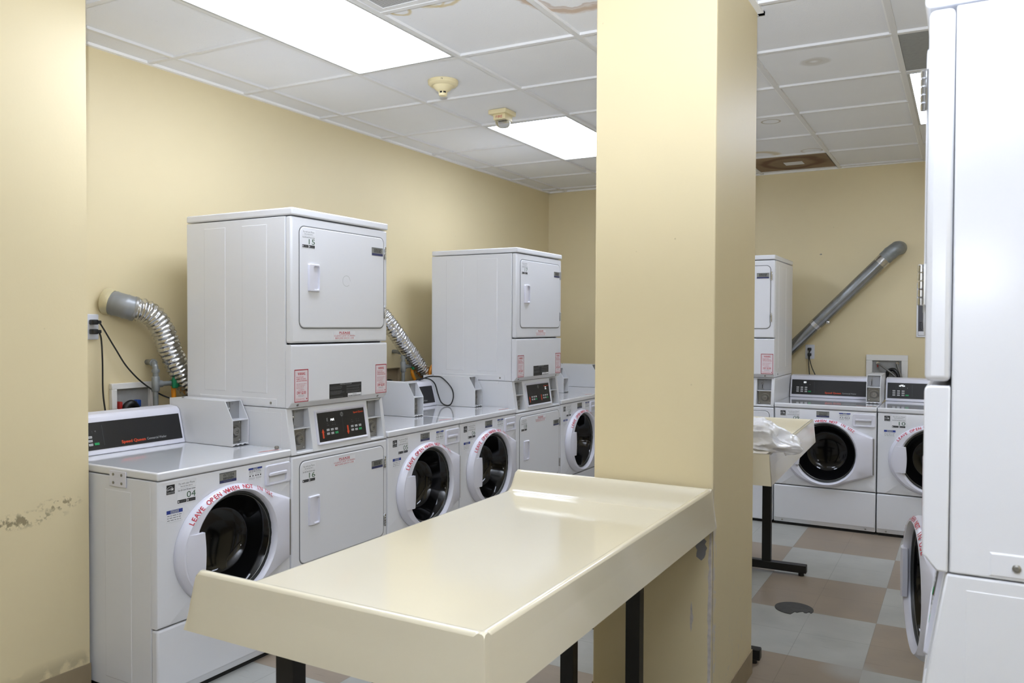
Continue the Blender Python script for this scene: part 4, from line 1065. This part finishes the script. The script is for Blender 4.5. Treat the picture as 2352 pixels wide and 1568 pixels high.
# ------------------------------------------------------------------ wall boxes, pipes, outlets
def wall_frame(t):
    pass
def valve_box(label, cx_, zc, wd, ht, axis, inside=GALVIN, frame=.028, depth=.0, fm=BOXW):
    """recessed box shown as frame + inner tray standing 12 mm proud of the wall; axis 'x' = on left wall"""
    loc = (XW, cx_, zc) if axis == 'x' else (cx_, YB, zc)
    t = thing('washer_valve_box', label, 'valve box', loc, LR if axis == 'x' else 0)
    hw, hh = wd/2, ht/2
    def fr(mb):
        for a in ((-hw, hw, hh-frame, hh), (-hw, hw, -hh, -hh+frame), (-hw, -hw+frame, -hh+frame, hh-frame), (hw-frame, hw, -hh+frame, hh-frame)):
            mb.box(a[0], a[1], -.022, -.0005, a[2], a[3], fm, .002, 1)
    part('frame', None, fr, t)
    part('tray', None, lambda mb: mb.box(-hw+frame, hw-frame, -.003, -.0005, -hh+frame, hh-frame, inside), t)
    return t
vb = valve_box('white framed valve box recessed in the left wall behind washer 04', .553, 1.085, .235, .150, 'x')
def vb_red(mb): mb.box(-.085, -.070, -.035, -.003, -.06, -.012, REDV, .004)
def vb_blue(mb): mb.box(.008, .030, -.035, -.003, -.045, -.010, BLUEV, .004); mb.tube([(.012, -.02, -.06), (.012, -.02, -.04)], .009, BLKR)
def vb_hose(mb): mb.tube(catmull([(-.062, -.03, -.10), (-.055, -.035, -.045), (-.028, -.04, -.025), (0, -.035, -.05), (.008, -.03, -.10)], 6), .019, BLKR, 14)
part('valve', None, vb_red, vb, 'red valve handle'); part('valve', None, vb_blue, vb, 'blue valve handle'); part('drain_hose', None, vb_hose, vb)
# second box: beige opening behind washer 05
vb2 = valve_box('beige wall recess with a black drain hose behind washer 05', 2.49, 1.03, .36, .22, 'x', BEIGEIN, .006, fm=BEIGEIN)
part('drain_hose', None, lambda mb: mb.tube(catmull([(-.02, -.03, -.10), (-.01, -.035, -.01), (.03, -.04, .015), (.07, -.035, -.01), (.08, -.03, -.10)], 6), .021, BLKR, 14), vb2)
# back-wall box
vb3 = valve_box('white framed valve box on the back wall above washer 10', 2.085, 1.11, .300, .225, 'y', GALVIN, .045)
for sx in (-.065, .075):
    part('valve', ('v3', sx), lambda mb: (mb.lathe([(.013, 0), (.013, .02), (.009, .024), (.009, .030)], (sx, -.004, .048), (0, -1, 0), CHROME, 16), mb.box(sx-.004, sx+.004, -.03, -.012, .015, .035, REDV if sx < 0 else STEEL, .001)), vb3)
part('hose', None, lambda mb: mb.tube(catmull([(-.065, -.035, .045), (-.02, -.05, .015), (.05, -.06, -.04), (.10, -.07, -.10), (.11, -.08, -.16)], 6), .0075, HOSEG, 10), vb3, 'grey braided hose')
part('hose', None, lambda mb: mb.tube(catmull([(.075, -.035, .045), (.085, -.05, .01), (.105, -.06, -.05), (.125, -.07, -.11), (.13, -.08, -.16)], 6), .0075, HOSEG, 10), vb3, 'grey braided hose')
part('drain_hose', None, lambda mb: mb.tube(catmull([(.0, -.03, -.12), (.005, -.035, -.03), (.045, -.045, .0), (.085, -.055, -.04), (.10, -.06, -.13)], 6), .014, BLKR, 12), vb3)

def gas_pipe(y0, label, hose_end):
    t = thing('gas_pipe', label, 'pipe', (-.80, y0, 1.04))
    def pipe(mb):
        mb.tube(catmull([(-.118, .040, .216), (-.08, .030, .216), (-.03, .012, .214), (-.008, .003, .20), (0, 0, .18), (0, 0, .15)], 5), .0135, GALV, 16)
        mb.tube([(-.05, .020, .216), (-.03, .012, .215)], .018, GALV, 16); mb.tube([(0, 0, .185), (0, 0, .17)], .019, GALV, 16)
        mb.tube([(0, 0, .2), (0, 0, -.14)], .0125, GALV, 16)
        mb.tube([(0, 0, .150), (0, 0, .146), (0, 0, .080), (0, 0, .076)], [.016, .019, .019, .016], GALV, 16)
        mb.tube([(0, 0, .113), (0, .035, .113), (0, .037, .113), (0, .09, .113)], [.018, .017, .012, .012], GALV, 16)
        mb.tube([(0, 0, .0), (0, 0, -.02)], .018, GALV, 16)
    part('pipe', None, pipe, t)
    def vh(mb): mb.box(.012, .026, .080, .112, .088, .142, GREENH, .005, 2); mb.tube([(0, .085, .113), (0, .118, .113)], .015, GREENH, 12)
    part('valve', None, vh, t, 'green valve handle')
    part('gas_hose', None, lambda mb: mb.tube(catmull([(0, .100, .10)]+hose_end, 6), .0115, YELH, 12), t, 'yellow flexible gas hose')
gas_pipe(.599, 'grey gas pipe with green valve and yellow hose behind washer 04', [(.0, .102, .06), (.003, .105, .0), (.01, .12, -.05)])
gas_pipe(2.575, 'grey gas pipe with green valve and orange hose behind washer 05', [(.005, .105, .05), (.01, .14, .0), (.0, .20, -.025), (.0, .28, -.03)])
mb_ = MB(); mb_.tube(catmull([(0, 0, -.08), (.0, -.02, -.03), (0, -.012, .03), (0, .02, .06)], 8), .011, YELH, 12)
o = link('gas_hose', mb_.mesh('gas_hose')); o.location = (-.715, 2.80, 1.10); tag(o, 'orange gas hose curving up beside the far stacked dryer', 'hose')

def outlet(label, loc, rz, w_=.072, h_=.118, plugs=True):
    t = thing('power_outlet', label, 'outlet', loc, rz)
    def pl(mb):
        mb.loft([rr(-w_/2, w_/2, -h_/2, h_/2, .006, .0005), rr(-w_/2, w_/2, -h_/2, h_/2, .006, .004), rr(-w_/2+.003, w_/2-.003, -h_/2+.003, h_/2-.003, .005, .006)], PLATEW, cap0=True, cap1=True)
    part('cover_plate', None, pl, t)
    for z in (.022, -.022): part('socket', None, lambda mb: mb.loft([rr(-.016, .016, z-.014, z+.014, .01, .005), rr(-.016, .016, z-.014, z+.014, .01, .0075)], PLATEW, cap1=True), t)
    return t
outlet('white wall outlet with two black plugs on the left wall by the near wall', (XW, .346, 1.430), LR)
def cord(machine, label, plug, ax, pts, r=.0038):
    """a machine's power cord: world-space points, parented to its machine"""
    inv = machine_matrix(machine).inverted(); o = Vector(plug)
    mb = MB(); mb.tube(catmull(pts, 8), r, BLKR, 8)
    c = link('power_cord', mb.mesh('power_cord'), machine, label); c.matrix_parent_inverse = inv
    mb = MB(); x, y, z = plug
    if ax == 'x': mb.box(x-.002, x+.032, y-.014, y+.014, z-.012, z+.012, BLKR, .005, 2); mb.box(x+.02, x+.030, y, y+.030, z-.008, z+.008, BLKR, .003, 1)
    elif ax == 'y': mb.box(x-.014, x+.014, y-.032, y+.002, z-.012, z+.012, BLKR, .005, 2); mb.box(x-.006, x+.006, y-.030, y-.018, z-.026, z, BLKR, .003, 1)
    if ax: link('plug', mb.mesh('plug'), c)
def machine_matrix(o):
    return Matrix.Translation(o.location) @ Matrix.Rotation(o.rotation_euler.z, 4, 'Z')
cord(D15, 'black cord sagging from the upper socket', (XW+.0085, .346, 1.452), 'x',
     [(-.893, .372, 1.450), (-.89, .392, 1.417), (-.885, .445, 1.328), (-.88, .507, 1.233), (-.87, .599, 1.143), (-.75, .64, 1.085), (-.74, .74, 1.090), (-.73, .85, 1.12), (-.72, .95, 1.15)])
cord(W04, 'black cord hanging straight down from the lower socket', (XW+.0085, .346, 1.408), 'x',
     [(-.893, .370, 1.406), (-.89, .378, 1.37), (-.885, .380, 1.269), (-.88, .378, 1.127), (-.87, .385, 1.02), (-.85, .39, .90)])
outlet('white wall outlet with black plugs on the back wall under the slanting duct', (1.505, YB, 1.236), 0)
cord(W09, 'black cord from the back wall outlet', (1.505, YB-.0085, 1.258), 'y', [(1.505, 5.030, 1.24), (1.500, 5.025, 1.20), (1.503, 5.02, 1.12), (1.512, 5.01, 1.04), (1.53, 4.99, .95)])
cord(W09, 'black cord from the back wall outlet', (1.505, YB-.0085, 1.214), 'y', [(1.507, 5.022, 1.20), (1.510, 5.020, 1.17), (1.53, 5.02, 1.10), (1.562, 5.01, 1.03), (1.58, 4.99, .95)])
lp_ = [(-.76, 2.56, .98), (-.70, 2.58, 1.045), (-.625, 2.615, 1.084), (-.56, 2.628, 1.090), (-.511, 2.636, 1.081), (-.439, 2.638, 1.018), (-.421, 2.638, .959), (-.440, 2.636, .905), (-.475, 2.632, .894), (-.515, 2.628, .915), (-.539, 2.625, .969), (-.565, 2.62, 1.043), (-.61, 2.60, 1.075), (-.68, 2.57, 1.065), (-.75, 2.55, 1.0)]
cord(W06, 'black cord looped over the lid', (0, 0, 0), '', lp_, .0045)

# smoke detector, strobe
t = thing('smoke_detector', 'round ivory smoke detector on the ceiling between the two left ceiling lights', 'smoke detector', (.196, 1.60, H+.011))
part('base', None, lambda mb: mb.lathe([(.080, 0), (.081, -.004), (.079, -.018), (.070, -.026), (.060, -.028)], (0, 0, 0), (0, 0, 1), IVORY, 48), t)
part('head', None, lambda mb: (mb.lathe([(.058, -.026), (.050, -.036), (.040, -.046), (.028, -.055), (.022, -.057)], (0, 0, 0), (0, 0, 1), IVORY, 48), mb.lathe([(.0205, -.057), (.0205, -.066)], (0, 0, 0), (0, 0, 1), DARK, 32),
     [mb.box(math.cos(a)*.021-.0025, math.cos(a)*.021+.0025, math.sin(a)*.021-.0025, math.sin(a)*.021+.0025, -.067, -.056, IVORY) for a in [k*PI/3 for k in range(6)]], mb.lathe([(.0225, -.066), (.023, -.070), (.020, -.078), (.001, -.078)], (0, 0, 0), (0, 0, 1), IVORY, 32)), t)
def nmark(mb):
    a = math.radians(-60); p = Vector((math.cos(a)*.0812, math.sin(a)*.0812, -.014)); mb.text('N', p, (math.cos(a+PI/2), math.sin(a+PI/2), 0), Z_, .009, INK, 'c')
part('lettering', None, nmark, t, smooth=0)
t = thing('fire_strobe', 'ivory FIRE strobe with clear lens on the ceiling beside the second light', 'fire alarm strobe', (.170, 2.270, H+.011), 0)
part('mounting_plate', None, lambda mb: mb.box(-.060, .060, -.065, .065, -.026, 0, IVORY, .003), t)
part('body', None, lambda mb: mb.box(-.036, .045, -.045, .045, -.058, -.026, IVORY, .002), t)
part('lettering', None, lambda mb: mb.text('FIRE', (.0045, -.0456, -.050), X_, Z_, .016, RED, 'c', .044), t, smooth=0)
def dome(mb):
    L = []
    for k in range(6):
        s = math.cos(k/5*PI/2*.75); z = -.058-.042*math.sin(k/5*PI/2); L.append([(.0045+math.copysign(abs(math.cos(a))**.6, math.cos(a))*.040*s, math.copysign(abs(math.sin(a))**.6, math.sin(a))*.044*s, z) for a in [2*PI*i/28 for i in range(28)]])
    mb.loft(L, CLEAR, False, True)
part('lens', None, dome, t, 'clear plastic lens')
part('flash_tube', None, lambda mb: (mb.tube([(-.02, 0, -.066), (.03, 0, -.066)], .005, CHROME, 10), mb.box(-.025, .035, -.02, .02, -.0605, -.0585, CHROME)), t)

# poster, drain cover, nail
t = thing('wall_notice', 'grey printed notice in a white frame on the back wall, cut by the tall dryer', 'notice', (2.29, YB, 1.365))
def nf(mb):
    for a in ((0, .30, 0, .012), (0, .30, .409, .421), (0, .012, .012, .409), (.288, .30, .012, .409)): mb.box(a[0], a[1], -.010, -.0005, a[2], a[3], PAPER, .001, 1)
part('frame', None, nf, t)
NOTM = mat('notice_grey', (92, 92, 98), .3)
def ns(mb):
    mb.box(.012, .288, -.006, -.0005, .012, .409, NOTM); quad(mb, .014, .286, .345, .405, .0065, mat('notice_maroon', (78, 40, 46), .3)); quad(mb, .014, .286, .015, .045, .0065, PAPER)
    knob_text_lines(mb, .02, .28, .05, .12, 6, INK, .0066, .1, .5, 71); quad(mb, .04, .26, .19, .33, .0066, METERG)
part('sheet', None, ns, t, smooth=0)
mb_ = MB()
pts = []
for k in range(48):
    a = 2*PI*k/48; r = .094
    x, y = r*math.cos(a), r*math.sin(a)
    if y < -.03 and x > .0: s = .035+.02*math.sin(k*2.3); y = max(y, -.030-.012*math.sin(k*1.7)-.6*(.07-x)*.5)
    pts.append((x, y))
mb_.prism(pts, 0, .003, COVERM, 0, 'z')
o = link('cleanout_cover', mb_.mesh('cleanout_cover', 30)); o.location = (1.876, 2.325, 0); tag(o, 'round dark grey cleanout cover set in the checkered floor', 'floor cover')
mb_ = MB(); mb_.lathe([(.004, 0), (.006, .003), (.003, .006)], (0, 0, 0), (0, -1, 0), STEEL, 10); mb_.box(-.012, .008, -.003, 0, -.003, .001, STEEL)
o = link('wall_screw', mb_.mesh('wall_screw')); o.location = (1.583, YB, 2.037); tag(o, 'small screw left in the back wall above the slanting duct', 'screw')
